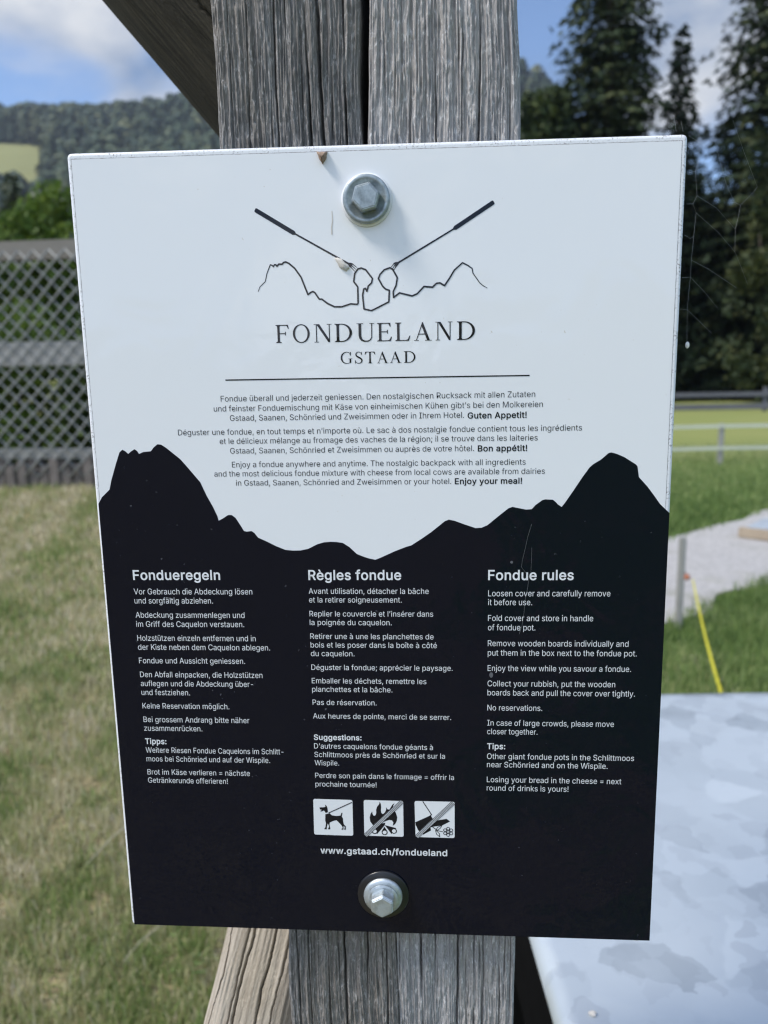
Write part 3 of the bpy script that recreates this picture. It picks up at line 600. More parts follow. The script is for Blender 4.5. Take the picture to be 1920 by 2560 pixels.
def wood(name, dark, light, warm=None, fuzz=0.6, fine=1.0, rot=(0, 0, 0)):
    M = Mat(name)
    grain = M.coord((900 * fine, 900 * fine, 14), rot=rot)
    broad = M.coord((60, 60, 5), rot=rot)
    fuzzc = M.coord((520, 520, 170), rot=rot)
    blot = M.coord((14, 14, 6), rot=rot)
    g = M.noise(grain, 1.0, 5, 0.6)
    b = M.noise(broad, 1.0, 4, 0.6, 0.4)
    f = M.noise(fuzzc, 1.0, 4, 0.65, 1.2)
    k = M.noise(blot, 1.0, 4, 0.6)
    c = M.ramp(g, [(0.36, dark), (0.62, light)])
    c2 = M.mix(M.ramp(b, [(0.3, 0.45), (0.7, 1.0)]), tuple(x * 0.6 for x in dark), c)
    if warm:
        c2 = M.mix(M.ramp(k, [(0.42, 0.0), (0.7, 0.75)]), c2, warm)
    # torn fibres: scaly, wavy flakes across the grain
    flake = M.noise(M.coord((330, 330, 120), rot=rot), 1.0, 3, 0.6, 2.2)
    c2 = M.mix(M.ramp(flake, [(0.40, 0.8 * fuzz), (0.48, 0.0)]), c2, tuple(x * 0.75 for x in dark))
    hi = tuple(min(1, x * 1.7) for x in light)
    c3 = M.mix(M.ramp(f, [(0.54, 0.0), (0.66, fuzz)]), c2, hi)
    M.color(c3)
    M.set(Roughness=0.85)
    M.b.inputs['Specular IOR Level'].default_value = 0.25
    n1 = M.bump(g, 0.35, 0.0007, to=None)
    n2 = M.bump(f, 0.55, 0.0009, prev=n1, to=None)
    M.bump(flake, 0.4, 0.0012, prev=n2)
    return M.m

m_post_dark = wood('weathered_wood_dark', (0.14, 0.135, 0.13), (0.29, 0.28, 0.27), (0.30, 0.255, 0.205), 0.6)
m_post_grey = wood('weathered_wood_grey', (0.27, 0.262, 0.26), (0.44, 0.43, 0.425), (0.42, 0.38, 0.335), 0.6)
m_brace_dark = wood('shade_darkened_wood', (0.026, 0.024, 0.017), (0.085, 0.075, 0.052), (0.015, 0.014, 0.011), 0.15, 0.5)  # olive brown wood, darkened to paint in the shade on the upper brace
m_brace_light = wood('pale_brown_wood', (0.27, 0.225, 0.165), (0.50, 0.44, 0.345), (0.42, 0.37, 0.32), 0.2, 0.45)  # lighter brown wood of the lower brace

def zinc(name, scale=15.0, metal=0.35):
    M = Mat(name)
    v = M.coord()
    d = M.n('ShaderNodeTexNoise')
    d.inputs['Scale'].default_value = 40
    d.inputs['Detail'].default_value = 4
    M.l(v, d.inputs['Vector'])
    dm = M.n('ShaderNodeVectorMath', operation='MULTIPLY_ADD')
    M.l(d.outputs['Color'], dm.inputs[0])
    dm.inputs[1].default_value = (0.55 / scale, 0.55 / scale, 0.0)
    M.l(v, dm.inputs[2])
    fl = M.n('ShaderNodeVectorMath', operation='MULTIPLY')
    fl.inputs[1].default_value = (1, 1, 1)
    M.l(dm.outputs[0], fl.inputs[0])
    vo = M.n('ShaderNodeTexVoronoi')
    vo.inputs['Scale'].default_value = scale
    vo.inputs['Randomness'].default_value = 1.0
    M.l(fl.outputs[0], vo.inputs['Vector'])
    vo2 = M.n('ShaderNodeTexVoronoi')
    vo2.inputs['Scale'].default_value = scale * 2.3
    M.l(fl.outputs[0], vo2.inputs['Vector'])
    sep = M.n('ShaderNodeSeparateColor')
    M.l(vo.outputs['Color'], sep.inputs[0])
    sep2 = M.n('ShaderNodeSeparateColor')
    M.l(vo2.outputs['Color'], sep2.inputs[0])
    c1 = M.ramp(sep.outputs[0], [(0.0, (0.42, 0.465, 0.495)), (0.11, (0.45, 0.495, 0.525)), (0.115, (0.50, 0.55, 0.58)), (0.4, (0.52, 0.57, 0.60)), (0.41, (0.53, 0.58, 0.61)), (1.0, (0.55, 0.60, 0.63))])
    c2 = M.ramp(sep2.outputs[1], [(0.0, (0.86, 0.86, 0.87)), (0.4, (1, 1, 1))])
    cl = M.noise(v, 9, 4)
    c3 = M.mix(1.0, c1, c2, 'MULTIPLY')
    c4 = M.mix(M.ramp(cl, [(0.45, 0.0), (0.70, 0.6)]), c3, (0.54, 0.59, 0.62))
    M.color(c4)
    M.set(Metallic=metal)
    M.l(M.ramp(sep.outputs[1], [(0.0, 0.38), (1.0, 0.62)]), M.b.inputs['Roughness'])
    M.bump(M.noise(v, 55, 3), 0.1, 0.003)
    return M.m
m_zinc = zinc('galvanised_sheet')
m_zinc_small = zinc('galvanised_bolt', 260.0, 0.85)
def bolt_zinc():
    M = Mat('dull_zinc')
    v = M.coord()
    a = M.noise(v, 260, 5, 0.65)
    M.color(M.ramp(a, [(0.3, (0.20, 0.235, 0.25)), (0.7, (0.43, 0.48, 0.49))]))
    M.set(Metallic=0.75)
    M.l(M.ramp(a, [(0.3, 0.55), (0.7, 0.32)]), M.b.inputs['Roughness'])
    M.bump(M.noise(v, 700, 3), 0.15, 0.0004)
    return M.m
m_bolt_dull = bolt_zinc()

def ground_mat():
    M = Mat('meadow_ground')
    v = M.coord()
    a = M.noise(v, 0.9, 5, 0.6)
    b = M.noise(v, 14, 5, 0.7)
    c = M.noise(v, 0.35, 3)
    dry = M.ramp(b, [(0.35, (0.10, 0.085, 0.045)), (0.65, (0.34, 0.28, 0.16))])
    grn = M.ramp(b, [(0.35, (0.05, 0.09, 0.02)), (0.65, (0.16, 0.23, 0.06))])
    # the slope on the left is drier than the meadow on the right
    sx = M.n('ShaderNodeSeparateXYZ')
    M.l(v, sx.inputs[0])
    gx = M.n('ShaderNodeMapRange')
    gx.inputs['From Min'].default_value = -0.4
    gx.inputs['From Max'].default_value = 1.2
    gx.inputs['To Min'].default_value = -0.16
    gx.inputs['To Max'].default_value = 0.16
    M.l(sx.outputs['X'], gx.inputs['Value'])
    ad = M.n('ShaderNodeMath', operation='ADD')
    M.l(a, ad.inputs[0])
    M.l(gx.outputs[0], ad.inputs[1])
    near = M.mix(M.ramp(ad.outputs[0], [(0.44, 0.0), (0.62, 1.0)]), dry, grn)
    # beyond the tape fence the pasture is mown and yellowish
    gy = M.n('ShaderNodeMapRange')
    gy.inputs['From Min'].default_value = 9.0
    gy.inputs['From Max'].default_value = 17.0
    M.l(sx.outputs['Y'], gy.inputs['Value'])
    far = M.mix(c, (0.19, 0.235, 0.065), (0.29, 0.285, 0.11))
    M.color(M.mix(gy.outputs[0], near, far))
    M.set(Roughness=0.95)
    M.b.inputs['Specular IOR Level'].default_value = 0.1
    M.bump(b, 0.7, 0.012)
    return M.m
m_ground = ground_mat()

def gravel_mat():
    M = Mat('gravel')
    v = M.coord()
    b = M.noise(v, 30, 6, 0.75)
    a = M.noise(v, 1.6, 4, 0.6)
    c = M.ramp(b, [(0.3, (0.32, 0.305, 0.285)), (0.7, (0.60, 0.575, 0.55))])
    M.color(M.mix(M.ramp(a, [(0.55, 0.0), (0.72, 0.7)]), c, (0.27, 0.26, 0.17)))
    M.set(Roughness=0.95)
    M.bump(b, 0.8, 0.02)
    return M.m
m_gravel = gravel_mat()

def blade_mat(name, stops, trans=0.25, scale=3.0):
    M = Mat(name)
    at = M.n('ShaderNodeAttribute', attribute_name='tint')
    M.color(M.ramp(at.outputs['Fac'], stops))
    M.set(Roughness=0.6)
    M.b.inputs['Specular IOR Level'].default_value = 0.25
    if trans:
        tr = M.n('ShaderNodeBsdfTranslucent')
        M.l(M.ramp(at.outputs['Fac'], stops), tr.inputs['Color'])
        mx = M.n('ShaderNodeMixShader')
        mx.inputs[0].default_value = trans
        M.l(M.b.outputs[0], mx.inputs[1])
        M.l(tr.outputs[0], mx.inputs[2])
        M.l(mx.outputs[0], M.out.inputs['Surface'])
    return M.m
m_blades = blade_mat('grass_blades', [(0.0, (0.16, 0.24, 0.06)), (0.3, (0.29, 0.365, 0.125)), (0.5, (0.40, 0.41, 0.19)), (0.75, (0.55, 0.50, 0.29)), (1.0, (0.70, 0.63, 0.46))])
m_green_blades = blade_mat('green_blades', [(0.0, (0.07, 0.125, 0.03)), (0.5, (0.19, 0.275, 0.085)), (1.0, (0.40, 0.42, 0.19))])
m_needles = blade_mat('spruce_needles', [(0.0, (0.018, 0.030, 0.014)), (0.5, (0.038, 0.058, 0.025)), (1.0, (0.095, 0.105, 0.042))], 0.1)
m_far_needles = blade_mat('far_needles', [(0.0, (0.030, 0.048, 0.030)), (0.5, (0.065, 0.092, 0.048)), (1.0, (0.15, 0.16, 0.075))], 0.0)
m_leaves = blade_mat('bright_leaves', [(0.0, (0.04, 0.075, 0.012)), (0.5, (0.10, 0.17, 0.025)), (1.0, (0.20, 0.27, 0.05))], 0.3)
m_hedge_leaves = blade_mat('hedge_leaves', [(0.0, (0.03, 0.055, 0.015)), (0.5, (0.075, 0.125, 0.028)), (1.0, (0.18, 0.24, 0.06))], 0.2)
m_bark = plain('bark', (0.075, 0.06, 0.048), 0.9, 0, 0.4, 8)
m_fence_wood = plain('grey_fence_wood', (0.20, 0.185, 0.16), 0.85, 0, 0.3, 6)
m_pale_wood = plain('pale_post_wood', (0.34, 0.33, 0.30), 0.8, 0, 0.2, 10)
m_dark_rail = plain('dark_rail_wood', (0.13, 0.13, 0.15), 0.8, 0, 0.2, 3)
m_net = plain('grey_mesh_wire', (0.27, 0.28, 0.27), 0.6, 0.2, 0.2, 8)
m_stone = plain('kerb_stone', (0.15, 0.13, 0.115), 0.9, 0, 0.85, 9)
m_tape = plain('white_fence_tape', (0.62, 0.64, 0.52), 0.6, 0, 0.08, 5)
m_yellow = plain('yellow_tape', (0.48, 0.44, 0.03), 0.5, 0, 0.2, 12)
m_orange = plain('orange_plastic', (0.45, 0.17, 0.09), 0.4, 0, 0.1, 20)
m_silk = plain('spider_silk', (0.26, 0.27, 0.27), 0.4, 0, 0.1, 50)
m_black_rubber = plain('black_rubber', (0.012, 0.012, 0.014), 0.3, 0, 0.2, 100)
m_hill = plain('hill_meadow', (0.21, 0.21, 0.075), 0.95, 0, 0.25, 0.02)
m_cocoon = plain('brown_cocoon', (0.30, 0.215, 0.16), 0.9, 0, 0.6, 500)
m_dropping = plain('dried_dropping', (0.62, 0.58, 0.52), 0.9, 0, 0.3, 400)
m_stain = plain('dried_streak', (0.60, 0.55, 0.49), 0.6, 0, 0.2, 300)
m_shade_frame = plain('shade_black_frame', (0.008, 0.008, 0.008), 0.95, 0, 0.3, 20)  # near-black colour paints in the shade under the table edge
m_shade_frame.node_tree.nodes['Principled BSDF'].inputs['Specular IOR Level'].default_value = 0.0
m_straw = plain('dry_straw', (0.42, 0.38, 0.28), 0.7, 0, 0.15, 40)

# ------------------------------------------------------------------ ground and hills
def sstep(a, b, x):
    t = np.clip((x - a) / (b - a), 0, 1)
    return t * t * (3 - 2 * t)
def gz(x, y):
    """height of the ground: flat on the right, a grassy slope rising to the netting fence on the left"""
    x = np.asarray(x, float)
    y = np.asarray(y, float)
    side = 1 - sstep(-0.45, 0.7, x - 0.12 * (y - 1))
    rise = 0.735 * np.clip((y - 1.05) / 3.75, 0, 1)
    rise = np.where(y > 4.8, 0.735 + 0.02 * np.clip(y - 4.8, 0, 40), rise)
    return side * rise + 0.008 * np.sin(x * 5 + 1) * np.cos(y * 4.1)

def sheet(xs, ys, zf):
    X, Y = np.meshgrid(xs, ys)
    Z = zf(X, Y)
    v = np.stack([X, Y, Z], -1).reshape(-1, 3)
    nx, ny = len(xs), len(ys)
    i = (np.arange(ny - 1)[:, None] * nx + np.arange(nx - 1)[None, :]).ravel()
    return v, np.stack([i, i + 1, i + 1 + nx, i + nx], -1)

xs = np.unique(np.concatenate([np.linspace(-5, 8, 105), np.linspace(-60, -5, 30), np.linspace(8, 60, 30), [-1500, -700, -300, -120, 120, 300, 700, 1500]]))
ys = np.unique(np.concatenate([np.linspace(-3, 14, 120), np.linspace(14, 60, 30), [-1500, -600, -200, -60, -20, -8, 90, 140, 200, 400, 800, 1500]]))
v, f = sheet(xs, ys, gz)
ground = mesh_obj('ground', v, f, m_ground, smooth=True)
ground['kind'] = 'structure'

# gravel path
def path_z(x, y):
    return gz(x, y) + 0.012
pa = np.array([(1.0, 5.45), (2.09, 6.30), (3.48, 7.64), (6.5, 10.2), (11, 13.5)])
pb = np.array([(0.9, 3.62), (1.38, 3.97), (2.38, 4.99), (5.2, 7.2), (11, 10.4)])
tt = np.linspace(0, 4, 50)
A = np.stack([np.interp(tt, range(5), pa[:, k]) for k in (0, 1)], -1)
B = np.stack([np.interp(tt, range(5), pb[:, k]) for k in (0, 1)], -1)
A += 0.05 * np.stack([np.sin(tt * 9), np.cos(tt * 13)], -1)
B += 0.05 * np.stack([np.sin(tt * 11), np.cos(tt * 8)], -1)
NS = 14
W = np.linspace(0, 1, NS)
P = A[:, None, :] * (1 - W)[None, :, None] + B[:, None, :] * W[None, :, None]
Z = path_z(P[..., 0], P[..., 1])
v = np.concatenate([P, Z[..., None]], -1).reshape(-1, 3)
i = (np.arange(49)[:, None] * NS + np.arange(NS - 1)[None, :]).ravel()
f = np.stack([i, i + NS, i + NS + 1, i + 1], -1)
path = mesh_obj('path', v, f, m_gravel, smooth=True)
path['kind'] = 'structure'

# wooded hillside
def hill_z(x, y):
    base = 0.55 * np.clip(y - 250, 0, None)
    ridge = 215 + 16 * np.sin(x / 75.0 + 0.7) + 8 * np.sin(x / 31.0) - 0.30 * np.clip(-250 - x, 0, 120) + 0.11 * np.clip(x + 250, 0, 130)
    ridge = ridge * (1 - 0.72 * sstep(0.09, 0.26, x / y))
    k = 18.0
    z = -k * np.log(np.exp(-np.clip(base, 0, 600) / k) + np.exp(-ridge / k))
    return z - 2 + 3 * np.sin(x / 40) * np.cos(y / 53) * np.clip((y - 250) / 100, 0, 1)
xs = np.linspace(-900, 900, 110)
ys = np.linspace(240, 1100, 80)
v, f = sheet(xs, ys, hill_z)
def back_z(x, y):
    d = -y
    top = 26 + 60 * sstep(-150, 500, x) + 14 * np.sin(x / 60.0) + 6 * np.sin(x / 17.0)
    return top * sstep(250, 560, d) - 2
vb_, fb_ = sheet(np.linspace(-1200, 1200, 160), np.linspace(-1000, -240, 40), back_z)
f = np.concatenate([f, fb_ + len(v)])
v = np.concatenate([v, vb_])
hills = mesh_obj('hills', v, f, m_hill, smooth=True)
hills['kind'] = 'structure'

# ------------------------------------------------------------------ plants
def cone_tree_soup(n_layers, H, R, r, rough=0.35):
    """a far conifer as ragged rings of triangles"""
    vs, fs = [], []
    for k in range(n_layers):
        t = k / n_layers
        z0 = H * (0.06 + 0.94 * t)
        rad = R * (1 - t) ** 0.8 + 0.15
        m = 7
        a0 = r.random() * 6.28
        for j in range(m):
            a = a0 + 6.283 * j / m + r.normal() * 0.2
            rr = rad * (1 + r.normal() * rough * 0.5)
            w = 0.42
            b = len(vs)
            top = z0 + H / n_layers * 1.7
            vs += [(0, 0, min(top, H)), (rr * math.cos(a - w), rr * math.sin(a - w), z0 - 0.08 * rr), (rr * math.cos(a + w), rr * math.sin(a + w), z0 - 0.3 * rr * r.random())]
            fs.append((b, b + 1, b + 2))
    return np.array(vs), np.array(fs)

def in_meadow(x, y):
    """the cleared pasture on the left of the hill"""
    return (y > 412 + 10 * np.sin(x / 23)) & (y < 556 + 8 * np.sin(x / 19)) & (x < -0.474 * y + 5 * np.sin(y / 13))

r = np.random.default_rng(4)
protos = [cone_tree_soup(10, 1.0, 0.13 + 0.03 * k, r) for k in range(4)]
VV, FF, TT = [], [], []
base = 0
N = 8500
px = r.uniform(-0.62, 0.62, N * 2)
py = 265 + 560 * r.random(N * 2) ** 0.8
px = px * py
ok = ~in_meadow(px, py) & ~((py < 300) & (r.random(N * 2) < 0.5))
hide = (np.abs(px / py - 0.02) < 0.16) | (px / py > 0.28)       # behind the post and the near spruces: thinner
ok &= ~(hide & (r.random(N * 2) < 0.75))
px, py = px[ok][:N], py[ok][:N]
pz = hill_z(px, py)
for x, y, z in zip(px, py, pz):
    pv, pf = protos[r.integers(4)]
    H = r.uniform(12, 25)
    a = r.random() * 6.28
    c, s = math.cos(a), math.sin(a)
    q = np.stack([(pv[:, 0] * c - pv[:, 1] * s) * H + x, (pv[:, 0] * s + pv[:, 1] * c) * H + y, pv[:, 2] * H + z], -1)
    VV.append(q)
    FF.append(pf + base)
    TT.append(np.full(len(pv), np.clip(r.normal(0.45, 0.25), 0, 1)))
    base += len(pv)
o = mesh_obj('hill_forest', np.concatenate(VV), np.concatenate(FF), m_far_needles, attr=np.concatenate(TT))
o['kind'] = 'stuff'
tag(o, 'dense conifer forest covering the far hillside', 'forest')

def spruce_parts(H, R, seed, density=1.0, bare=0.02, shape=0.75):
    """crown (needle sprays on drooping boughs) and tapered trunk"""
    r = np.random.default_rng(seed)
    vs, fs, tn = [], [], []
    z = H * bare
    while z < H * 0.995:
        t = (z - H * bare) / (H * (1 - bare))
        L = R * (1 - t) ** shape * (1 + 0.22 * math.sin(z * 1.9 + seed) * r.random()) + 0.12
        n = int(round((9 + 4 * (1 - t)) * density))
        a0 = r.random() * 6.283
        for k in range(n):
            a = a0 + 6.283 * k / n + r.normal() * 0.18
            Lb = L * r.uniform(0.6, 1.12)
            droop = r.uniform(0.12, 0.34)
            lift = r.uniform(-0.05, 0.12) + 0.35 * t
            zz = z + r.normal() * 0.12
            tint = np.clip(r.normal(0.45, 0.22), 0, 1)
            m = max(5, int(Lb * 9.5 * density))
            for j in range(m):
                s = 0.12 + 0.88 * (j + r.random()) / m
                d = Lb * s
                bx, by = math.cos(a), math.sin(a)
                pz_ = zz + d * lift - droop * d * s * 1.2
                spread = 0.30 * Lb * (1 - 0.6 * s) * r.normal()
                cx, cy = bx * d - by * spread, by * d + bx * spread
                ln = r.uniform(0.22, 0.50) * (0.6 + 0.4 * (1 - t))
                aw = a + r.normal() * 0.7
                dz = -r.uniform(0.25, 0.95)
                tip = (cx + math.cos(aw) * ln, cy + math.sin(aw) * ln, pz_ + dz * ln)
                w = r.uniform(0.07, 0.17)
                ox, oy = -math.sin(aw) * w, math.cos(aw) * w
                oz = r.normal() * 0.07
                b = len(vs)
                vs += [(cx + ox, cy + oy, pz_ + oz), (cx - ox, cy - oy, pz_ - oz), tip]
                fs.append((b, b + 1, b + 2))
                tn += [np.clip(tint + r.normal() * 0.12, 0, 1)] * 3
        z += r.uniform(0.30, 0.46) / density ** 0.5
    g = Geo()
    g.tube([(0, 0, -0.3), (0.03, 0.02, H * 0.35), (0, 0.03, H * 0.7), (0, 0, H * 0.99)], [0.013 * H, 0.010 * H, 0.005 * H, 0.012], 9)
    for k in range(60):
        zz = H * r.uniform(bare, 0.9)
        a = r.random() * 6.28
        Lb = R * (1 - zz / H) ** shape * 0.8
        g.tube([(0, 0, zz), (math.cos(a) * Lb * .5, math.sin(a) * Lb * .5, zz + 0.02 * Lb), (math.cos(a) * Lb, math.sin(a) * Lb, zz - 0.16 * Lb)], [0.05, 0.035, 0.012], 5)
    return np.array(vs), np.array(fs), np.array(tn), g

def spruce(x, y, H, R, seed, label, group, **kw):
    t = thing('spruce_tree', label, 'tree', (x, y, float(gz(x, y))), 0, group)
    v, f, tn, g = spruce_parts(H, R, seed, **kw)
    mesh_obj('crown', v, f, m_needles, t, attr=tn)
    g.obj('trunk', m_bark, t, True)
    return t

GT = 'spruces at the edge of the wood'
spruce(8.15, 38, 28.5, 3.5, 1, 'tall dark spruce standing just right of the wooden post, its top out of the picture', GT, density=1.15, shape=0.62)
spruce(11.9, 40, 17.6, 2.7, 2, 'slim spruce whose pointed top shows between two taller spruces', GT, shape=0.8)
spruce(16.2, 39, 26.5, 5.0, 3, 'tall spruce at the right edge of the picture, partly cut off', GT, density=1.1, shape=0.7)
spruce(13.5, 45, 15.0, 3.6, 5, 'shorter bushy spruce filling the gap behind the slim spruce', GT)

# dark wood behind the front spruces
VV, FF, TT = [], [], []
base = 0
v0, f0, t0, g0 = spruce_parts(12.0, 3.0, 17, 0.8)
r = np.random.default_rng(8)
for k in range(60):
    x = 5.2 + 24 * r.random()
    y = 41.5 + 12 * r.random()
    if k < 12:
        x, y = 7.4 + 1.1 * k, 41 + 1.5 * r.random()
    if x < 7.0:
        y += 6
    s = r.uniform(0.75, 1.15) * (0.75 if 9.8 < x < 15 else 1.0)
    a = r.random() * 6.28
    c, sn = math.cos(a), math.sin(a)
    q = np.stack([(v0[:, 0] * c - v0[:, 1] * sn) * s + x, (v0[:, 0] * sn + v0[:, 1] * c) * s + y, v0[:, 2] * s + float(gz(x, y))], -1)
    VV.append(q)
    FF.append(f0 + base)
    TT.append(t0 * 0.8)
    base += len(q)
o = mesh_obj('dark_wood', np.concatenate(VV), np.concatenate(FF), m_needles, attr=np.concatenate(TT))
o['kind'] = 'stuff'
tag(o, 'dark mass of close growing conifers behind the front spruces', 'wood')

def leaf_cloud(blobs, n, size, seed, shell=0.55):
    """leaf quads scattered through a set of ellipsoids (cx,cy,cz,rx,ry,rz)"""
    r = np.random.default_rng(seed)
    bl = np.array(blobs, float)
    wgt = bl[:, 3] * bl[:, 4] * bl[:, 5]
    pick = r.choice(len(bl), n, p=wgt / wgt.sum())
    d = r.normal(size=(n, 3))
    d /= np.linalg.norm(d, axis=1)[:, None]
    rad = shell + (1.05 - shell) * r.random(n) ** 0.7
    c = bl[pick, :3] + d * rad[:, None] * bl[pick, 3:6]
    a = r.normal(size=(n, 3))
    a /= np.linalg.norm(a, axis=1)[:, None]
    b = np.cross(a, r.normal(size=(n, 3)))
    b /= np.linalg.norm(b, axis=1)[:, None]
    s = size * r.uniform(0.6, 1.4, n)[:, None]
    q = np.stack([c - a * s, c + b * s * 0.5, c + a * s, c - b * s * 0.5], 1).reshape(-1, 3)
    f = np.arange(n * 4).reshape(n, 4)
    blobt = r.uniform(0.2, 0.8, len(bl))
    t = np.repeat(np.clip(blobt[pick] + r.normal(size=n) * 0.2, 0, 1), 4)
    return q, f, t

def bushy(name, label, cat, loc, blobs, n, size, seed, mat, stems, group=None):
    t = thing(name, label, cat, loc, 0, group)
    q, f, tn = leaf_cloud(blobs, n, size, seed)
    mesh_obj('crown', q, f, mat, t, attr=tn)
    g = Geo()
    for s in stems:
        g.tube(*s)
    g.obj('trunk', m_bark, t, True)
    return t

r = np.random.default_rng(21)
zb = float(gz(-7.1, 14))
bl = [(r.uniform(-0.75, 0.55), r.uniform(-.6, .6), r.uniform(1.0, 3.3), r.uniform(.3, .55), r.uniform(.3, .5), r.uniform(.3, .5)) for k in range(30)]
bl += [(0.15, 0, 3.75, .4, .4, .35), (-0.2, 0, 3.45, .4, .4, .4), (0.42, 0, 3.55, .3, .3, .35)]
bushy('deciduous_tree', 'bright green leafy young tree rising above the grey netting fence', 'tree', (-6.95, 14, zb), bl, 9000, 0.075, 5, m_leaves,
      [([(0, 0, -.2), (0.05, 0, 1.2), (-.1, .05, 2.4), (.1, 0, 3.6)], [.08, .06, .04, .015], 8), ([(0.03, 0, 1.0), (-.4, .1, 2.0), (-.6, .1, 2.7)], [.05, .03, .01], 6), ([(0.03, 0, 1.3), (.4, -.1, 2.2), (.5, -.1, 3.0)], [.05, .03, .01], 6)])
bl = [(r.uniform(-0.7, 0.7), r.uniform(-.5, .5), r.uniform(1.4, 2.8), r.uniform(.3, .5), r.uniform(.3, .5), r.uniform(.25, .4)) for k in range(18)]
bushy('deciduous_tree', 'lower pale green shrub left of the bright green tree, behind the netting fence', 'tree', (-8.0, 13.2, zb), bl, 5000, 0.075, 6, m_leaves,
      [([(0, 0, -.2), (0.05, 0, 1.2), (-.1, .05, 2.4)], [.06, .04, .02], 8), ([(0.03, 0, .8), (-.4, .1, 2.0)], [.04, .01], 6)])
bl = [(r.uniform(-1.1, 1.1), r.uniform(-1, 1), r.uniform(2.0, 13.3), r.uniform(.7, 1.2), r.uniform(.7, 1.2), r.uniform(.7, 1.1)) for k in range(44)]
bl += [(-0.1, 0, 13.4, .8, .8, .7)]
bushy('deciduous_tree', 'dark green rounded broadleaf tree between the wooden post and the tall spruce', 'tree', (4.85, 38, 0), bl, 16000, 0.2, 7, blade_mat('deep_green_leaves', [(0.0, (0.012, 0.024, 0.010)), (0.5, (0.03, 0.05, 0.018)), (1.0, (0.08, 0.10, 0.03))], 0.15),
      [([(0, 0, -.2), (0.1, 0, 5), (0, .1, 9), (0, 0, 13)], [.22, .16, .1, .03], 8), ([(0.05, 0, 4), (-.7, .1, 7), (-.9, .1, 9)], [.1, .06, .02], 6)])
bl = [(r.uniform(-1.5, 1.5), r.uniform(-1, 1), r.uniform(1.0, 10.0), r.uniform(.5, 1.0), r.uniform(.5, .9), r.uniform(.5, .9)) for k in range(40)]
bushy('deciduous_tree', 'yellowish green broadleaf tree at the right edge in front of the dark wood', 'tree', (14.9, 34, 0), bl, 9000, 0.16, 9, blade_mat('olive_leaves', [(0, (0.015, 0.03, 0.012)), (.5, (0.035, 0.05, 0.016)), (1, (0.09, 0.10, 0.03))], 0.2),
      [([(0, 0, -.2), (0.1, 0, 4), (0, .1, 7), (0, 0, 10)], [.16, .12, .08, .03], 8), ([(0.05, 0, 3), (-.9, .1, 5), (-1.2, .1, 7)], [.08, .05, .02], 6)])

GL = 'dark conifers beyond the netting fence'
spruce(-25.5, 48, 12.6, 3.4, 31, 'dark spruce at the left edge below the hill meadow', GL)
spruce(-24.0, 49, 12.2, 3.2, 32, 'dark spruce below the hill meadow, next to the bright green tree', GL)
spruce(-27.8, 52, 12.0, 3.2, 33, 'taller spruce mostly outside the left edge, below the hill meadow', GL)

# shrubs behind the netting fence
r = np.random.default_rng(40)
for k, (hx, hy, lab) in enumerate([(-3.55, 5.75, 'leafy green shrub behind the netting, at the left edge of the picture'), (-2.6, 5.9, 'leafy dark green shrub behind the netting, nearest the sign'), (-4.6, 6.3, 'leafy green shrub behind the netting, mostly past the left edge'), (-1.6, 6.2, 'leafy green shrub behind the netting and the sign')]):
    bl = [(r.uniform(-.55, .55), r.uniform(-.25, .25), r.uniform(.05, 1.12), r.uniform(.16, .3), r.uniform(.16, .26), r.uniform(.16, .3)) for q in range(34)]
    if k == 3:
        continue
    bushy('shrub', lab, 'shrub', (hx, hy, float(gz(hx, hy))), bl, 9000, 0.035, 60 + k, m_hedge_leaves if k != 0 else m_leaves,
          [([(0, 0, -.1), (0.02, 0, .5), (-.05, .03, 1.1)], [.02, .015, .006], 6), ([(0, 0, .1), (-.25, 0, .6), (-.4, .03, 1.0)], [.02, .012, .005], 6), ([(0, 0, .1), (.25, 0, .6), (.38, .03, 1.0)], [.02, .012, .005], 6)], 'shrubs behind the netting fence')

# grass
def blades(n, region, hmin, hmax, wmin, wmax, seed, tintf, lean=0.6):
    r = np.random.default_rng(seed)
    x, y = region(r, n)
    n = len(x)
    z = gz(x, y)
    h = r.uniform(hmin, hmax, n)
    w = r.uniform(wmin, wmax, n)
    a = r.uniform(0, 6.283, n)
    b = r.uniform(0, 6.283, n)
    le = lean * np.abs(r.normal(size=n)) * h
    dx, dy = np.cos(a) * w, np.sin(a) * w
    lx, ly = np.cos(b) * le, np.sin(b) * le
    hh = np.sqrt(np.maximum(h * h - np.minimum(le, .95 * h) ** 2, (0.15 * h) ** 2))
    p0 = np.stack([x - dx, y - dy, z - .004], -1)
    p1 = np.stack([x + dx, y + dy, z - .004], -1)
    p2 = np.stack([x + dx * .7 + lx * .4, y + dy * .7 + ly * .4, z + hh * .6], -1)
    p3 = np.stack([x - dx * .7 + lx * .4, y - dy * .7 + ly * .4, z + hh * .6], -1)
    p4 = np.stack([x + lx, y + ly, z + hh], -1)
    v = np.stack([p0, p1, p2, p3, p4], 1).reshape(-1, 3)
    k = np.arange(n) * 5
    f = np.concatenate([np.stack([k, k + 1, k + 2], -1), np.stack([k, k + 2, k + 3], -1), np.stack([k + 3, k + 2, k + 4], -1)])
    t = np.repeat(np.clip(tintf(x, y, r), 0, 1), 5)
    return v, f, t
def pn(x, y, s, seed=0):
    """cheap smooth patch noise"""
    r = np.random.default_rng(seed)
    o = 0
    for k in range(6):
        a, b, c = r.normal(size=3)
        o = o + np.sin((a * x + b * y) * s + c * 6)
    return o / 6
def left_near(r, n):
    y = 0.95 + 1.6 * r.random(n) ** 1.15
    x = -0.10 - (1.05 + 0.62 * (y - 0.9)) * r.random(n)
    k = pn(x, y, 26, 12) + 0.5 * pn(x, y, 60, 13) + 0.22 * r.normal(size=n) > -0.42      # tufts with thin patches between
    return x[k], y[k]
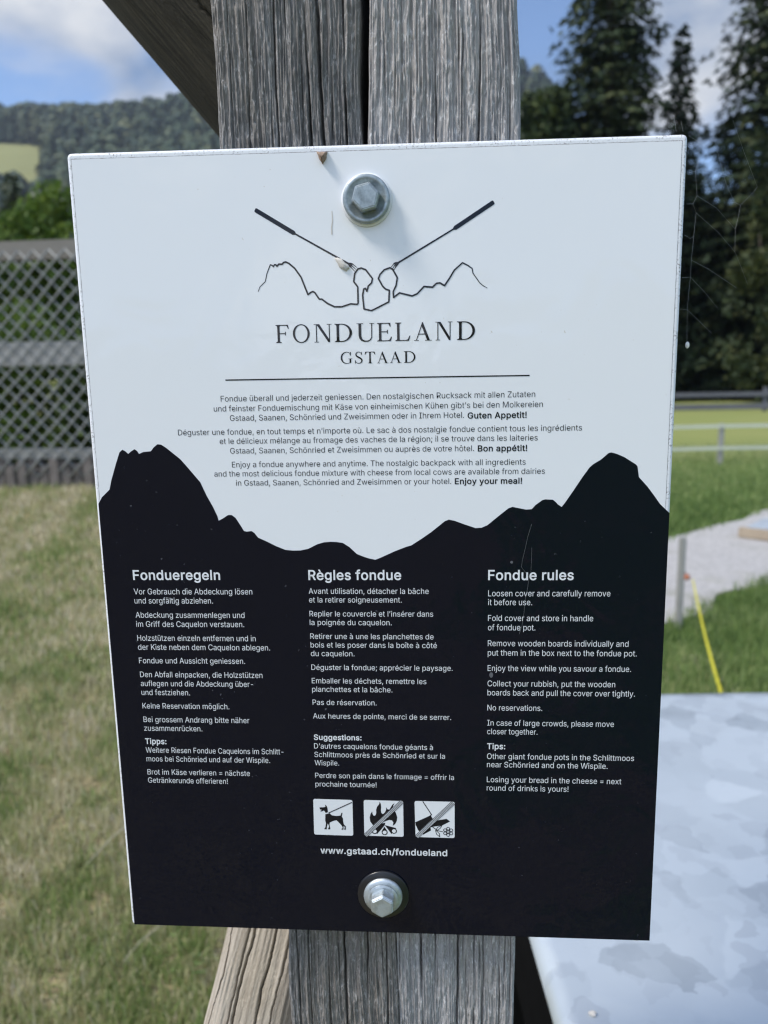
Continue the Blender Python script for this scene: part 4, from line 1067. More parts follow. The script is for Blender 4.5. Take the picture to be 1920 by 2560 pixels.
def left_far(r, n):
    y = 2.4 + 2.45 * r.random(n)
    x = -0.22 * y - (0.1 + 0.66 * y) * r.random(n)
    return x, y
def left_tint(x, y, r):
    return 0.62 + 0.48 * pn(x, y, 3.1, 3) + 0.38 * pn(x, y, 11, 5) + 0.3 * pn(x, y, 34, 6) + r.normal(size=len(x)) * 0.25
def middle(r, n):
    y = 0.5 + 4.6 * r.random(n)
    x = -0.9 + 2.3 * r.random(n)
    k = ((x < 1.0) | (y < 3.4)) & ~((x < -0.22 * y) & (y > .95))
    return x[k], y[k]
def right_near(r, n):
    y = 2.5 + 2.6 * r.random(n)
    x = 0.7 + 2.6 * r.random(n)
    # keep off the path
    edge = np.interp(x, pb[:, 0], pb[:, 1])
    k = y < edge + 0.06 * r.normal(size=n)
    return x[k], y[k]
def right_far(r, n):
    y = 5.4 + 9.5 * r.random(n) ** 1.25
    x = 0.25 * y + 0.42 * y * r.random(n)
    edge = np.interp(x, pa[:, 0], pa[:, 1])
    k = y > edge - 0.06 * r.normal(size=n)
    return x[k], y[k]
G_ = [blades(90000, left_near, .012, .062, .0008, .0026, 1, left_tint, 0.75),
      blades(60000, left_far, .02, .06, .0015, .004, 2, left_tint, 0.75)]
G_.append(blades(40000, middle, .015, .06, .001, .003, 6, left_tint, 0.75))
VV = np.concatenate([g[0] for g in G_])
FF = np.concatenate([G_[0][1], G_[1][1] + len(G_[0][0]), G_[2][1] + len(G_[0][0]) + len(G_[1][0])])
TT = np.concatenate([g[2] for g in G_])
o = mesh_obj('dry_lawn', VV, FF, m_blades, attr=TT)
o['kind'] = 'stuff'
tag(o, 'short half dry lawn of straw and green blades left of the sign', 'grass')
G_ = [blades(45000, right_near, .03, .09, .0015, .0035, 3, lambda x, y, r: 0.42 + 0.35 * pn(x, y, 4, 9) + r.normal(size=len(x)) * .2, 0.5),
      blades(45000, right_far, .04, .10, .003, .008, 4, lambda x, y, r: 0.42 + 0.3 * pn(x, y, 1.5, 2) + .07 * (y - 8) + r.normal(size=len(x)) * .2, 0.5)]
o = mesh_obj('green_grass', np.concatenate([g[0] for g in G_]), np.concatenate([G_[0][1], G_[1][1] + len(G_[0][0])]), m_green_blades, attr=np.concatenate([g[2] for g in G_]))
o['kind'] = 'stuff'
tag(o, 'lush green grass on both sides of the gravel path', 'grass')

# clover and weeds near the foot of the post
r = np.random.default_rng(77)
n = 1500
y = 1.0 + 0.75 * r.random(n)
x = -0.02 - 0.62 * r.random(n)
keep = (pn(x, y, 9, 21) + 0.25 * r.normal(size=n) + 0.5 * (x + 0.45)) > 0.05
x, y = x[keep], y[keep]
n = len(x)
VV, FF, TT = [], [], []
for k in range(n):
    h = r.uniform(.012, .045)
    s = r.uniform(.003, .006)
    zc = float(gz(x[k], y[k])) + h
    t0_ = np.clip(r.normal(.22, .2), 0, 1)
    a0 = r.random() * 6.28
    for j in range(3):
        a = a0 + j * 2.094
        cx, cy = x[k] + math.cos(a) * s, y[k] + math.sin(a) * s
        b = len(VV)
        tilt = r.normal() * .4
        for q in range(6):
            an = q * 1.0472
            VV.append((cx + math.cos(an) * s * .8, cy + math.sin(an) * s * .8, zc + math.cos(an - a) * s * (.3 + .3 * tilt)))
            TT.append(t0_)
        FF.append(tuple(range(b, b + 6)))
o = mesh_obj('clover', VV, np.array(FF), m_green_blades, attr=TT)
o['kind'] = 'stuff'
tag(o, 'clover and small weeds growing in the lawn near the foot of the post', 'weeds')
g = Geo()
x0, y0 = -0.80, 1.60
zz = lambda x, y: float(gz(x, y))
def stalk(label, pts, w):
    g = Geo()
    g.tube([(a, b, zz(a, b) + c) for a, b, c in pts], w, 6)
    return tag(g.obj('dry_stalk', m_straw, None, True), label, 'stalk', 'dry stalks lying on the lawn')

# ------------------------------------------------------------------ netting fence on the left
FX0, FX1 = -4.6, -1.0
FL = FX1 - FX0
t = thing('netting_fence', 'grey diamond mesh fence on wooden rails, left of the sign', 'fence', (FX0, 4.8, 0.735), 0.0)
t.rotation_euler = (0, 0, math.radians(-2))
def frail(z0, z1, d0, mat, nm='rail'):
    g = Geo()
    g.box((FL / 2, d0, (z0 + z1) / 2), (FL, 0.045, z1 - z0), bevel=0.006)
    return g.obj(nm, mat, t)
frail(1.50, 1.625, 0.035, m_fence_wood)
frail(0.815, 0.975, 0.035, plain('silvered_rail_wood', (0.42, 0.41, 0.385), 0.8, 0, 0.25, 7))
frail(0.185, 0.255, 0.035, m_pale_wood)
g = Geo()
nx, nz = 46, 8
X = np.linspace(0, FL, nx)
for k in range(nx - 1):
    hgt = 0.17 + 0.03 * math.sin(k * 2.3)
    g.box(((X[k] + X[k + 1]) / 2, 0.04 + .012 * math.sin(k * 1.7), hgt / 2 - .05), ((X[1] - X[0]) * .985, .10, hgt + .1), bevel=.012)
g.obj('stone_footing', m_stone, t)
for xx in (0.05, 1.15, 3.45):
    g = Geo()
    g.box((xx, 0.11, 0.78), (0.09, 0.09, 1.7), bevel=.008)
    g.obj('post', m_fence_wood, t)
g = Geo()
p = 0.107
zt, zb_ = 1.56, 0.06
hh = zt - zb_
k = -hh
slope = 1.0
while k < FL:
    for sg in (1, -1):
        x0_, x1_ = (k, k + hh) if sg == 1 else (k + hh, k)
        pts = []
        for q in range(15):
            u = q / 14
            xx = x0_ + (x1_ - x0_) * u + 0.006 * math.sin(q * 1.3 + k * 9)
            if 0 <= xx <= FL:
                pts.append((xx, -0.004 * sg - 0.01 + .004 * math.sin(q + k), zb_ + hh * u))
        if len(pts) > 1:
            g.tube(pts, 0.0062, 5)
    k += p
g.obj('wire_mesh', m_net, t, True)

# ------------------------------------------------------------------ fences and small things on the right
t = thing('tape_fence', 'white electric tape fence on pale posts across the pasture', 'fence', (4.44, 11.67, 0))
dirx, diry = 1.0, 0.02
for s0 in (-1.55, 0.0, 2.6):
    g = Geo()
    h = 0.64 if s0 > -1 else 0.84
    g.box((s0, s0 * .02, h / 2 - .1), (0.075, 0.06, h + .2), bevel=.01)
    g.obj('post', m_pale_wood, t)
for z in (0.60, 0.265):
    g = Geo()
    pts = [(s, s * .02, z + 0.003 * math.cos((s % 2.6) * 2.4) + (0.008 * s)) for s in np.linspace(-1.55, 2.9, 26)]
    for k in range(25):
        a, b = Vector(pts[k]), Vector(pts[k + 1])
        g.add([a + Vector((0, -.05, -.025)), b + Vector((0, -.05, -.025)), b + Vector((0, -.05, .025)), a + Vector((0, -.05, .025)), a + Vector((0, -.046, -.025)), b + Vector((0, -.046, -.025)), b + Vector((0, -.046, .025)), a + Vector((0, -.046, .025))], [(0, 1, 2, 3), (7, 6, 5, 4), (0, 4, 5, 1), (3, 2, 6, 7)])
    g.obj('tape', m_tape, t)
t = thing('rail_fence', 'dark grey two rail fence in front of the wood', 'fence', (7.5, 27, 0), math.radians(2))
for z in (0.60, 0.18):
    g = Geo()
    g.box((3.2, -.06, z), (7.2, .05, .15 if z > .3 else .20), bevel=.01)
    g.obj('rail', m_dark_rail, t)
for s0 in (-.2, 4.0, 6.6):
    g = Geo()
    g.box((s0, 0, .33), (.14, .07, 1.0), bevel=.01)
    g.obj('post', m_dark_rail, t)
g = Geo()
g.box((0, 0, 0.19), (0.036, 0.036, 0.68), bevel=.006)
st = tag(g.obj('wooden_stake', m_pale_wood, None, loc=(1.43, 3.925, 0)), 'thin pale wooden stake beside the gravel path', 'stake')
g = Geo()
g.lathe([(0.001, 0), (.014, .002), (.018, .012), (.012, .03), (.018, .045), (.001, .05)], 14)
ins = g.obj('insulator', m_orange, st, True, loc=(0.03, -0.03, 0.30))
g = Geo()
P0, P1 = Vector((1.475, 3.86, 0.30)), Vector((1.302, 2.90, 0.03))
for k in range(20):
    a = P0.lerp(P1, k / 20)
    b = P0.lerp(P1, (k + 1) / 20)
    a.z -= .03 * math.sin(math.pi * k / 20) ** 1
    b.z -= .03 * math.sin(math.pi * (k + 1) / 20) ** 1
    w0 = .003 + .0045 * k / 20
    for (u, v_) in ((a, b),):
        g.add([u + Vector((-w0, 0, 0)), u + Vector((w0, 0, .004)), v_ + Vector((w0, 0, .004)), v_ + Vector((-w0, 0, 0)), u + Vector((-w0, 0, -.002)), u + Vector((w0, 0, .002)), v_ + Vector((w0, 0, .002)), v_ + Vector((-w0, 0, -.002))], [(0, 1, 2, 3), (7, 6, 5, 4)])
tag(g.obj('yellow_tape', m_yellow), 'narrow yellow tape running from the stake down to the grass', 'tape')
t = thing('metal_ramp', 'low grey metal ramp with a wooden edge lying on the gravel path', 'ramp', (2.95, 6.05, 0.03), math.radians(-38))
g = Geo()
g.box((0.3, 0.35, 0.05), (1.3, .6, .03), bevel=.005)
g.obj('plate', m_zinc, t)
g = Geo()
g.box((0.3, 0.02, 0.035), (1.34, .05, .09), bevel=.008)
g.obj('edge_board', plain('tan_board', (.36, .29, .21), .8, 0, .2, 9), t)

# ------------------------------------------------------------------ wooden post
FRONT = 0.012
def zgrid():
    return np.unique(np.round(np.concatenate([np.arange(-0.3, 1.02, 0.02), np.arange(1.02, 1.15, 0.0009), np.arange(1.15, 1.54, 0.01), np.arange(1.54, 1.72, 0.0009), np.arange(1.72, 2.26, 0.02)]), 5))
def wood_half(name, left, right, mat, parent, cracks, seed, depth=0.15, ncols=290, rnd=0.0017):
    z = zgrid()
    nz_ = len(z)
    r = np.random.default_rng(seed)
    u = np.linspace(0, 1, ncols)
    # sample noise in true height so that fine and coarse rows agree
    zf = (z - z[0]) / (z[-1] - z[0])
    def zn(cells, seed_):
        big = vnoise((2600, ncols), cells, seed_)
        idx = zf * 2599
        i0 = np.floor(idx).astype(int).clip(0, 2598)
        fr = (idx - i0)[:, None]
        return big[i0] * (1 - fr) + big[i0 + 1] * fr
    h = 0.0007 * (zn((40, 108), seed + 1) - .5) * 2
    h += 0.0006 * (zn((60, 40), seed + 2) - .5) * 2
    h += 0.0009 * (zn((14, 9), seed + 3) - .5) * 2
    h += 0.0005 * (zn((300, 120), seed + 5) - .5) * 2
    fib = zn((520, 75), seed + 4)
    h += 0.0009 * np.clip(fib - .55, 0, 1) * 2
    lx = np.interp(z, *zip(*left))
    rx = np.interp(z, *zip(*right))
    X = lx[:, None] + (rx - lx)[:, None] * u[None, :]
    cracks = list(cracks)
    for q in range(40):                                  # short hairline checks
        c0 = lx.mean() + (rx.mean() - lx.mean()) * r.random()
        z0 = r.choice([r.uniform(1.5, 1.75), r.uniform(.98, 1.14)])
        cracks = cracks + [(c0, z0, z0 + r.uniform(.02, .09), r.uniform(.00022, .00036), r.uniform(.0015, .004), .0005)]
    edge_l = 0.0012 * (zn((55, 3), seed + 7)[:, :1] - .5)
    edge_r = 0.0012 * (zn((70, 3), seed + 8)[:, :1] - .5)
    X = X + edge_l * (1 - u)[None, :] * 2 + edge_r * u[None, :] * 2
    for (cx, z0, z1, w, d, wob) in cracks:
        wander = wob * (np.interp(z, np.linspace(-.3, 2.26, 400), np.cumsum(np.random.default_rng(int(cx * 1e5) % 9999 + seed).normal(size=400)) * .3))
        wander -= np.interp((z0 + z1) / 2, z, wander)
        fade = np.clip((z - z0) / .02, 0, 1) * np.clip((z1 - z) / .02, 0, 1)
        xc = (cx + wander)[:, None]
        rr_ = np.random.default_rng(int(abs(cx) * 1e6) % 99991 + seed)
        vary = np.interp(z, np.linspace(-.3, 2.26, 90), np.clip(rr_.normal(0.5, 0.5, 90), 0.0, 1.25))
        wid = w * (0.6 + 0.6 * np.interp(z, np.linspace(-.3, 2.26, 60), rr_.random(60)))[:, None]
        prof = np.exp(-((X - xc) / wid) ** 2)
        h -= d * prof * (fade * (vary if w < .00055 else .4 + .6 * np.minimum(vary, 1)))[:, None]
    # rounded arrises
    ed = np.minimum(X - X[:, :1], X[:, -1:] - X)
    h -= rnd * np.exp(-(ed / (rnd * .55)))
    Y = FRONT - h
    front = np.stack([X, Y, np.repeat(z[:, None], ncols, 1)], -1)
    ns = 10
    us = np.linspace(0, 1, ns + 1)[1:]
    ls = np.stack([np.repeat(X[:, :1], ns, 1) + .0012 * (zn((40, 4), seed + 9)[:, :1] - .5), Y[:, :1] + (FRONT + depth - Y[:, :1]) * us[None, ::-1], np.repeat(z[:, None], ns, 1)], -1)
    rs = np.stack([np.repeat(X[:, -1:], ns, 1), Y[:, -1:] + (FRONT + depth - Y[:, -1:]) * us[None, :], np.repeat(z[:, None], ns, 1)], -1)
    ring = np.concatenate([ls, front, rs], 1)
    m = ring.shape[1]
    v = ring.reshape(-1, 3)
    i = (np.arange(nz_ - 1)[:, None] * m + np.arange(m)[None, :]).ravel()
    j = (np.arange(nz_ - 1)[:, None] * m + (np.arange(m)[None, :] + 1) % m).ravel()
    f = np.stack([i, j, j + m, i + m], -1)
    o = mesh_obj(name, v, f, mat, parent, True)
    # cap the ends
    bm = bmesh.new()
    bm.from_mesh(o.data)
    bm.verts.ensure_lookup_table()
    bm.faces.new([bm.verts[(nz_ - 1) * m + k] for k in range(m)])
    bm.to_mesh(o.data)
    bm.free()
    return o
post = thing('wooden_post', 'weathered grey squared wooden post with a long split, carrying the sign', 'post', (0, 0, 0))
split = [(-.3, .012), (1.0, .0085), (1.15, .006), (1.5642, -.0013), (1.626, -.0001), (2.26, .004)]
splitL = [(-.3, .0118), (1.0, .0083), (1.15, .0055), (1.5642, -.0047), (1.626, -.0054), (2.26, -.016)]
wood_half('post_half', [(-.3, -.058), (1.0615, -.0582), (1.1256, -.0591), (1.35, -.071), (1.5645, -.0772), (1.63, -.0777), (2.26, -.079)], splitL, m_post_dark, post,
          [(-.046, 1.50, 1.75, 0.00056, 0.0081, .0008), (-.033, 1.52, 2.2, 0.00037, 0.0054, .0006), (-.0262, 1.4, 2.2, 0.00062, 0.0090, .0010), (-.012, 1.45, 2.2, 0.00043, 0.0072, .0005), (-.060, 1.5, 2.2, 0.00031, 0.0036, .0006), (-.0685, 1.5, 1.7, 0.00031, 0.0036, .0006), (-.019, 1.55, 1.62, 0.00031, 0.0045, .0005),
           (-.045, .6, 1.2, 0.00037, 0.0054, .0006), (-.035, .6, 1.2, 0.00050, 0.0072, .0006), (-.0245, .5, 1.2, 0.00056, 0.0081, .0008), (-.012, .5, 1.2, 0.00043, 0.0063, .0006), (-.002, .5, 1.2, 0.00037, 0.0054, .0005), (-.053, .8, 1.2, 0.00031, 0.0036, .0006)], 100)
wood_half('post_half', split, [(-.3, .077), (1.067, .0758), (1.1268, .0755), (1.35, .074), (1.5621, .0718), (1.6229, .0708), (2.26, .069)], m_post_grey, post,
          [(.0115, 1.45, 2.2, 0.00037, 0.0054, .0006), (.0195, 1.50, 1.66, 0.00037, 0.0063, .0006), (.031, 1.5, 2.2, 0.00037, 0.0054, .0006), (.0405, 1.58, 2.2, 0.00031, 0.0045, .0005), (.044, 1.5, 1.62, 0.00025, 0.0036, .0005), (.053, 1.5, 1.9, 0.00037, 0.0045, .0006), (.062, 1.5, 2.2, 0.00025, 0.0036, .0005), (.0245, 1.5, 1.6, 0.00025, 0.0036, .0005),
           (.020, .5, 1.2, 0.00050, 0.0072, .0006), (.029, .5, 1.2, 0.00037, 0.0054, .0006), (.040, .5, 1.2, 0.00056, 0.0081, .0007), (.050, .5, 1.2, 0.00037, 0.0054, .0006), (.0595, .5, 1.2, 0.00037, 0.0045, .0006), (.067, .8, 1.2, 0.00031, 0.0036, .0005)], 200)

# braces
def beam(name, label, axis_a, axis_b, w, d, up, mat, cracks, seed, rnd=(.010, .0055)):
    """squared beam from a to b, finely modelled on its front face"""
    a, b = Vector(axis_a), Vector(axis_b)
    L = (b - a).length
    zc = (b - a).normalized()
    yv = Vector(up)
    yv = (yv - zc * yv.dot(zc)).normalized()      # outward normal of the front face
    xv = yv.cross(zc)
    r = np.random.default_rng(seed)
    nc, nr = 190, 700
    u = np.linspace(-.5, .5, nc)
    zz_ = np.linspace(0, L, nr)
    X = u[None, :] * w * np.ones((nr, 1))
    h = .0012 * (vnoise((nr, nc), (14, 40), seed) - .5) + .0022 * (vnoise((nr, nc), (5, 6), seed + 1) - .5)
    for (cx, z0, z1, cw, cd, wob) in cracks:
        wander = wob * np.interp(zz_, np.linspace(0, L, 150), np.cumsum(np.random.default_rng(seed + int(cx * 1e4) % 777).normal(size=150)) * .3)
        fade = np.clip((zz_ - z0) / .03, 0, 1) * np.clip((z1 - zz_) / .03, 0, 1)
        h -= cd * np.exp(-((X - cx - wander[:, None]) / cw) ** 2) * fade[:, None]
    ed = w / 2 - np.abs(X)
    h -= rnd[0] * np.exp(-ed / rnd[1])
    fr = np.stack([X, h, np.repeat(zz_[:, None], nc, 1)], -1)
    ns = 6
    us = np.linspace(0, 1, ns + 1)[1:]
    ls = np.stack([np.repeat(X[:, :1], ns, 1), h[:, :1] + (-d - h[:, :1]) * us[None, ::-1], np.repeat(zz_[:, None], ns, 1)], -1)
    rs = np.stack([np.repeat(X[:, -1:], ns, 1), h[:, -1:] + (-d - h[:, -1:]) * us[None, :], np.repeat(zz_[:, None], ns, 1)], -1)
    ring = np.concatenate([ls, fr, rs], 1)
    m = ring.shape[1]
    loc = ring.reshape(-1, 3)
    i = (np.arange(nr - 1)[:, None] * m + np.arange(m)[None, :]).ravel()
    j = (np.arange(nr - 1)[:, None] * m + (np.arange(m)[None, :] + 1) % m).ravel()
    f = [tuple(q) for q in np.stack([i, j, j + m, i + m], -1)]
    f += [tuple(range(m - 1, -1, -1)), tuple((nr - 1) * m + k for k in range(m))]
    o = mesh_obj(name, loc, f, mat, None, True)
    Mx = Matrix((xv, yv, zc)).transposed().to_4x4()
    Mx.translation = a
    o.matrix_world = Mx
    return o
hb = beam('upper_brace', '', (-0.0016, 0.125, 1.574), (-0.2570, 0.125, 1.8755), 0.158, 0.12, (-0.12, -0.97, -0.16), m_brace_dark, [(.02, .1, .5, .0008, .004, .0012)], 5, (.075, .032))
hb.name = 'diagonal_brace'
tag(hb, 'olive brown diagonal brace, its shade painted into the colour, leaning out to the upper left behind the post', 'brace')
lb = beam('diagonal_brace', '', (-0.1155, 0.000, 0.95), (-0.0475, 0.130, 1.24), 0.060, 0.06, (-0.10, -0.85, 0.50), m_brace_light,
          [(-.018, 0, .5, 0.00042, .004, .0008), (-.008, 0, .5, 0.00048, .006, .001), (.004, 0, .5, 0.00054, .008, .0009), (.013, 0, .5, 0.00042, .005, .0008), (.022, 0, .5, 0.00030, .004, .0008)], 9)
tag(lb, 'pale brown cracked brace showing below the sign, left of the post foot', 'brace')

# ------------------------------------------------------------------ galvanised table
TZ = 0.80
yaw = math.radians(4.5)
t = thing('metal_table', 'galvanised sheet metal table top with spangled surface right of the post', 'table', (0.150, 0.345, 0), yaw)
prof = []
R_ = .022
for k in range(9):
    a = math.pi / 2 * k / 8
    prof.append((R_ - R_ * math.sin(math.pi / 2 - a) if False else R_ * (1 - math.sin(a)) , TZ - R_ + R_ * math.cos(math.pi / 2 - a)))
prof = [(R_ * (1 - math.cos(a)), TZ - R_ + R_ * math.sin(a)) for a in [math.pi / 2 * k / 8 for k in range(9)]]
prof = [(0.004, TZ - R_ - .012)] + prof
ulen, v0_, v1_ = 1.5, -0.42, 0.742
us = [p_[0] for p_ in prof] + list(np.linspace(R_ + .03, ulen, 40))
zs = [p_[1] for p_ in prof] + [TZ] * 40
vsr = np.concatenate([[v0_], np.linspace(v0_ + .01, v1_, 60)])
vv, ff = [], []
nu = len(us)
for q in vsr:
    for uu, zz_ in zip(us, zs):
        vv.append((uu, q, zz_ + 0.0012 * math.sin(uu * 9 + 1) * math.sin(q * 7) * (1 if uu > .05 else 0)))
for q in range(len(vsr) - 1):
    for k in range(nu - 1):
        ff.append((q * nu + k, q * nu + k + 1, (q + 1) * nu + k + 1, (q + 1) * nu + k))
# far and near skirts
for q in (0, len(vsr) - 1):
    b = len(vv)
    for k in range(nu):
        x_, y_, z_ = vv[q * nu + k]
        vv.append((x_, y_, TZ - .13))
    for k in range(nu - 1):
        ff.append((q * nu + k, q * nu + k + 1, b + k + 1, b + k) if q else (q * nu + k + 1, q * nu + k, b + k, b + k + 1))
mesh_obj('table_top', vv, ff, m_zinc, t, True)
for (lx_, ly_) in ((.10, -.30), (.10, .62), (1.38, -.30), (1.38, .62)):
    g = Geo()
    g.box((lx_, ly_, (TZ - .035) / 2 - .02), (.09, .09, TZ - .035), bevel=.006)
    g.obj('leg', m_shade_frame, t)
g = Geo()
g.box((.030, .16, TZ - .112), (.05, .84, .14), bevel=.004)
g.obj('frame', m_shade_frame, t)
g = Geo()
g.box((1.40, .16, TZ - .10), (.05, .84, .11), bevel=.006)
g.obj('frame', m_shade_frame, t)
# crumbs on the table
r = np.random.default_rng(3)
def crumb(px_, py_, s, mat, label):
    bm = bmesh.new()
    bmesh.ops.create_icosphere(bm, subdivisions=2, radius=1)
    for v_ in bm.verts:
        v_.co = v_.co * (1 + .25 * r.normal())
        v_.co.x *= s * 1.3
        v_.co.y *= s
        v_.co.z *= s * .6
    g = Geo()
    g.bm(bm)
    return tag(g.obj('crumb', mat, None, True, loc=(px_, py_, TZ + s * .35)), label, 'crumb', 'crumbs on the metal table')

# ------------------------------------------------------------------ haze
hm = bpy.data.materials.new('haze_air')
hm.use_nodes = True
ht = hm.node_tree
for n_ in list(ht.nodes):
    if n_.type == 'BSDF_PRINCIPLED':
        ht.nodes.remove(n_)
pv = ht.nodes.new('ShaderNodeVolumePrincipled')
pv.inputs['Color'].default_value = (0.80, 0.88, 1.0, 1)
pv.inputs['Density'].default_value = 0.00022
pv.inputs['Anisotropy'].default_value = 0.3
ht.links.new(pv.outputs[0], ht.nodes['Material Output'].inputs['Volume'])
g = Geo()
g.box((0, 0, 149), (2700, 2700, 304))
hz = g.obj('haze', hm)
hz['kind'] = 'stuff'
tag(hz, 'thin bluish mountain air fading the far hillside', 'haze')

# ------------------------------------------------------------------ the sign
SZ = 1.347
sign = thing('information_sign', 'white and black printed panel with fondue rules in three languages, bolted to the wooden post', 'sign', (0, 0, SZ))
def mm(p, y=0.0):
    return (p[0] / 1000, -y / 1000, p[1] / 1000)

corners = [(-148.8, 212.2), (148.2, 210.9), (149.1, -212.0), (-148.0, -211.0)]
def rounded(cs, rad, inset=0.0, n=5):
    c = [Vector(p) for p in cs]
    res = []
    cen = sum(c, Vector((0, 0))) / 4
    for i in range(4):
        p, a, b = c[i], c[i - 1], c[(i + 1) % 4]
        da, db = (a - p).normalized(), (b - p).normalized()
        p2 = p + (da + db) * inset
        r_ = max(rad - inset, .3)
        for k in range(n + 1):
            u = k / n
            q = (p2 + da * r_) * (1 - u) ** 2 + p2 * 2 * u * (1 - u) + (p2 + db * r_) * u ** 2
            res.append(q)
    return res
# panel with softly rolled edge
g = Geo()
rings = [(0.6, -4.2), (0.0, -3.6), (0.0, -1.4), (0.15, -0.8), (0.5, -0.35), (1.0, -0.08), (1.6, 0.0)]
loops = [rounded(corners, 2.6, ins) for ins, y in rings]
n = len(loops[0])
vv, ff = [], []
for lp, (ins, y) in zip(loops, rings):
    vv += [mm(p, y) for p in lp]
for k in range(len(rings) - 1):
    for i in range(n):
        j = (i + 1) % n
        ff.append((k * n + i, (k + 1) * n + i, (k + 1) * n + j, k * n + j))
ff.append(tuple(reversed([(len(rings) - 1) * n + i for i in range(n)])))
ff.append(tuple(range(n)))
mesh_obj('panel', vv, ff, m_panel, sign, False)
for p_ in bpy.data.objects['panel'].data.polygons:
    p_.use_smooth = len(p_.vertices) == 4

def flat(name, polys, mat, parent, y, step=0.0):
    """printed layer: list of (outline, holes...) in mm, y mm in front of the panel"""
    g = Geo()
    for k, rings_ in enumerate(polys):
        vl = [[Vector((p[0], p[1], 0)) for p in ring] for ring in rings_]
        tri = tessellate_polygon(vl)
        pts = [p for ring in rings_ for p in ring]
        yy = y + step * k
        fs = []
        for a, b, c in tri:
            A_, B_, C_ = pts[a], pts[b], pts[c]
            cr_ = (B_[0] - A_[0]) * (C_[1] - A_[1]) - (B_[1] - A_[1]) * (C_[0] - A_[0])
            fs.append((a, b, c) if cr_ > 0 else (a, c, b))
        g.add([mm(p, yy) for p in pts], fs)
    return g.obj(name, mat, parent)

def stroke(pts, w0, w1=None, rnd=True):
    """outline of a line of changing width, as one polygon"""
    P_ = [Vector(p) for p in pts]
    nP = len(P_)
    ww = w0 if isinstance(w0, (list, tuple)) else [w0 + ((w1 if w1 is not None else w0) - w0) * i / max(1, nP - 1) for i in range(nP)]
    quads = []
    for i in range(nP - 1):
        a, b = P_[i], P_[i + 1]
        d = (b - a)
        if d.length < 1e-6:
            continue
        d.normalize()
        nn = Vector((-d.y, d.x))
        quads.append([[a + nn * ww[i] / 2, a - nn * ww[i] / 2, b - nn * ww[i + 1] / 2, b + nn * ww[i + 1] / 2]])
        if rnd and i > 0:
            quads.append([[P_[i] + Vector((math.cos(q * math.pi / 4), math.sin(q * math.pi / 4))) * ww[i] / 2 for q in range(8)]])
    return quads

def inset_quad(cs, l, t_, r_, b):
    (tl, tr, br, bl_) = cs
    return [(tl[0] + l, tl[1] - t_), (tr[0] - r_, tr[1] - t_), (br[0] - r_, br[1] + b), (bl_[0] + l, bl_[1] + b)]
film = inset_quad(corners, 2.3, 3.0, 2.6, 0.9)
rim = inset_quad(corners, 2.05, 2.75, 2.35, 0.75)
flat('film_edge', [[rim]], m_rim, sign, 0.05)
flat('white_film', [[film]], m_white_film, sign, 0.12)
sky_l = ART['skyline']
sil = [(-147.1, sky_l[0][1] - 1.5)] + sky_l[1:-1] + [(148.15, sky_l[-1][1] - .4), (148.75, -211.5), (-146.4, -210.45)]
flat('mountain_silhouette', [[sil]], m_black_film, sign, 0.22)

# ---- logo
logo = flat('fondue_emblem', stroke(ART['rule'], .62), m_print_dark, sign, 0.22)
ml = ART['mountain_line']
nm_ = len(ml)
ww = [0.30 + 0.52 * min(1, i / 10) if i < 10 else (0.82 if i < nm_ - 8 else 0.82 - 0.58 * (i - nm_ + 9) / 8) for i in range(nm_)]
flat('mountain_line', stroke(ml, ww), m_print_dark, logo, 0.22, 0.0004)
for key in ('fork_a', 'fork_b'):
    p_ = [Vector(q) for q in ART[key]]
    d = (p_[4] - p_[0]).normalized()
    nn = Vector((-d.y, d.x))
    hw, sw = 1.02, .38
    poly = [p_[0] + nn * hw * .7, p_[0] - nn * hw * .7, p_[0] - nn * hw + d * .5]
    out_l = [p_[0] - d * .1 + nn * hw * .75, p_[0] + d * .5 + nn * hw, p_[1] + nn * hw, p_[1] + d * 1.1 + nn * sw, p_[3] + nn * sw * 1.15, p_[3] + d * 1.2 + nn * 1.0, p_[3] + d * 2.2 + nn * 1.15]
    out_r = [p_[0] - d * .1 - nn * hw * .75, p_[0] + d * .5 - nn * hw, p_[1] - nn * hw, p_[1] + d * 1.1 - nn * sw, p_[3] - nn * sw * 1.15, p_[3] + d * 1.2 - nn * 1.0, p_[3] + d * 2.2 - nn * 1.15]
    polys = [[out_l + out_r[::-1]]]
    for o_ in (-.85, 0, .85):
        polys += stroke([p_[3] + d * 2.1 + nn * o_, p_[4] - d * .2 + nn * o_ * 1.25], .5, .2, False)
    flat('fondue_fork', polys, m_print_dark, logo, 0.225, 0.001)

# ---- letters
GL_ = {}
for line in GLYPHS.split('\n'):
    if not line:
        continue
    ch = line[0]
    seg = line[1:].split('|')
    GL_[ch] = (float(seg[0]), [[tuple(float(q) for q in p_.split(',')) for p_ in s_.split(' ')] for s_ in seg[1:] if s_])
CACHE = {}
WEIGHT = {'l': -4.0, 'r': -3.0, 'b': 16.0}
def offset_ring(c, d):
    """move an outline sideways by d (outwards for the sense the outlines are stored in)"""
    P_ = [Vector(p_) for p_ in c]
    res = []
    m = len(P_)
    for i in range(m):
        a, b, e = P_[i - 1], P_[i], P_[(i + 1) % m]
        e1, e2 = (b - a).normalized(), (e - b).normalized()
        n1, n2 = Vector((-e1.y, e1.x)), Vector((-e2.y, e2.x))
        nn = n1 + n2
        if nn.length < 1e-4:
            nn = n1
        nn.normalize()
        res.append(b + nn * (d / max(nn.dot(n1), .75)))
    return res
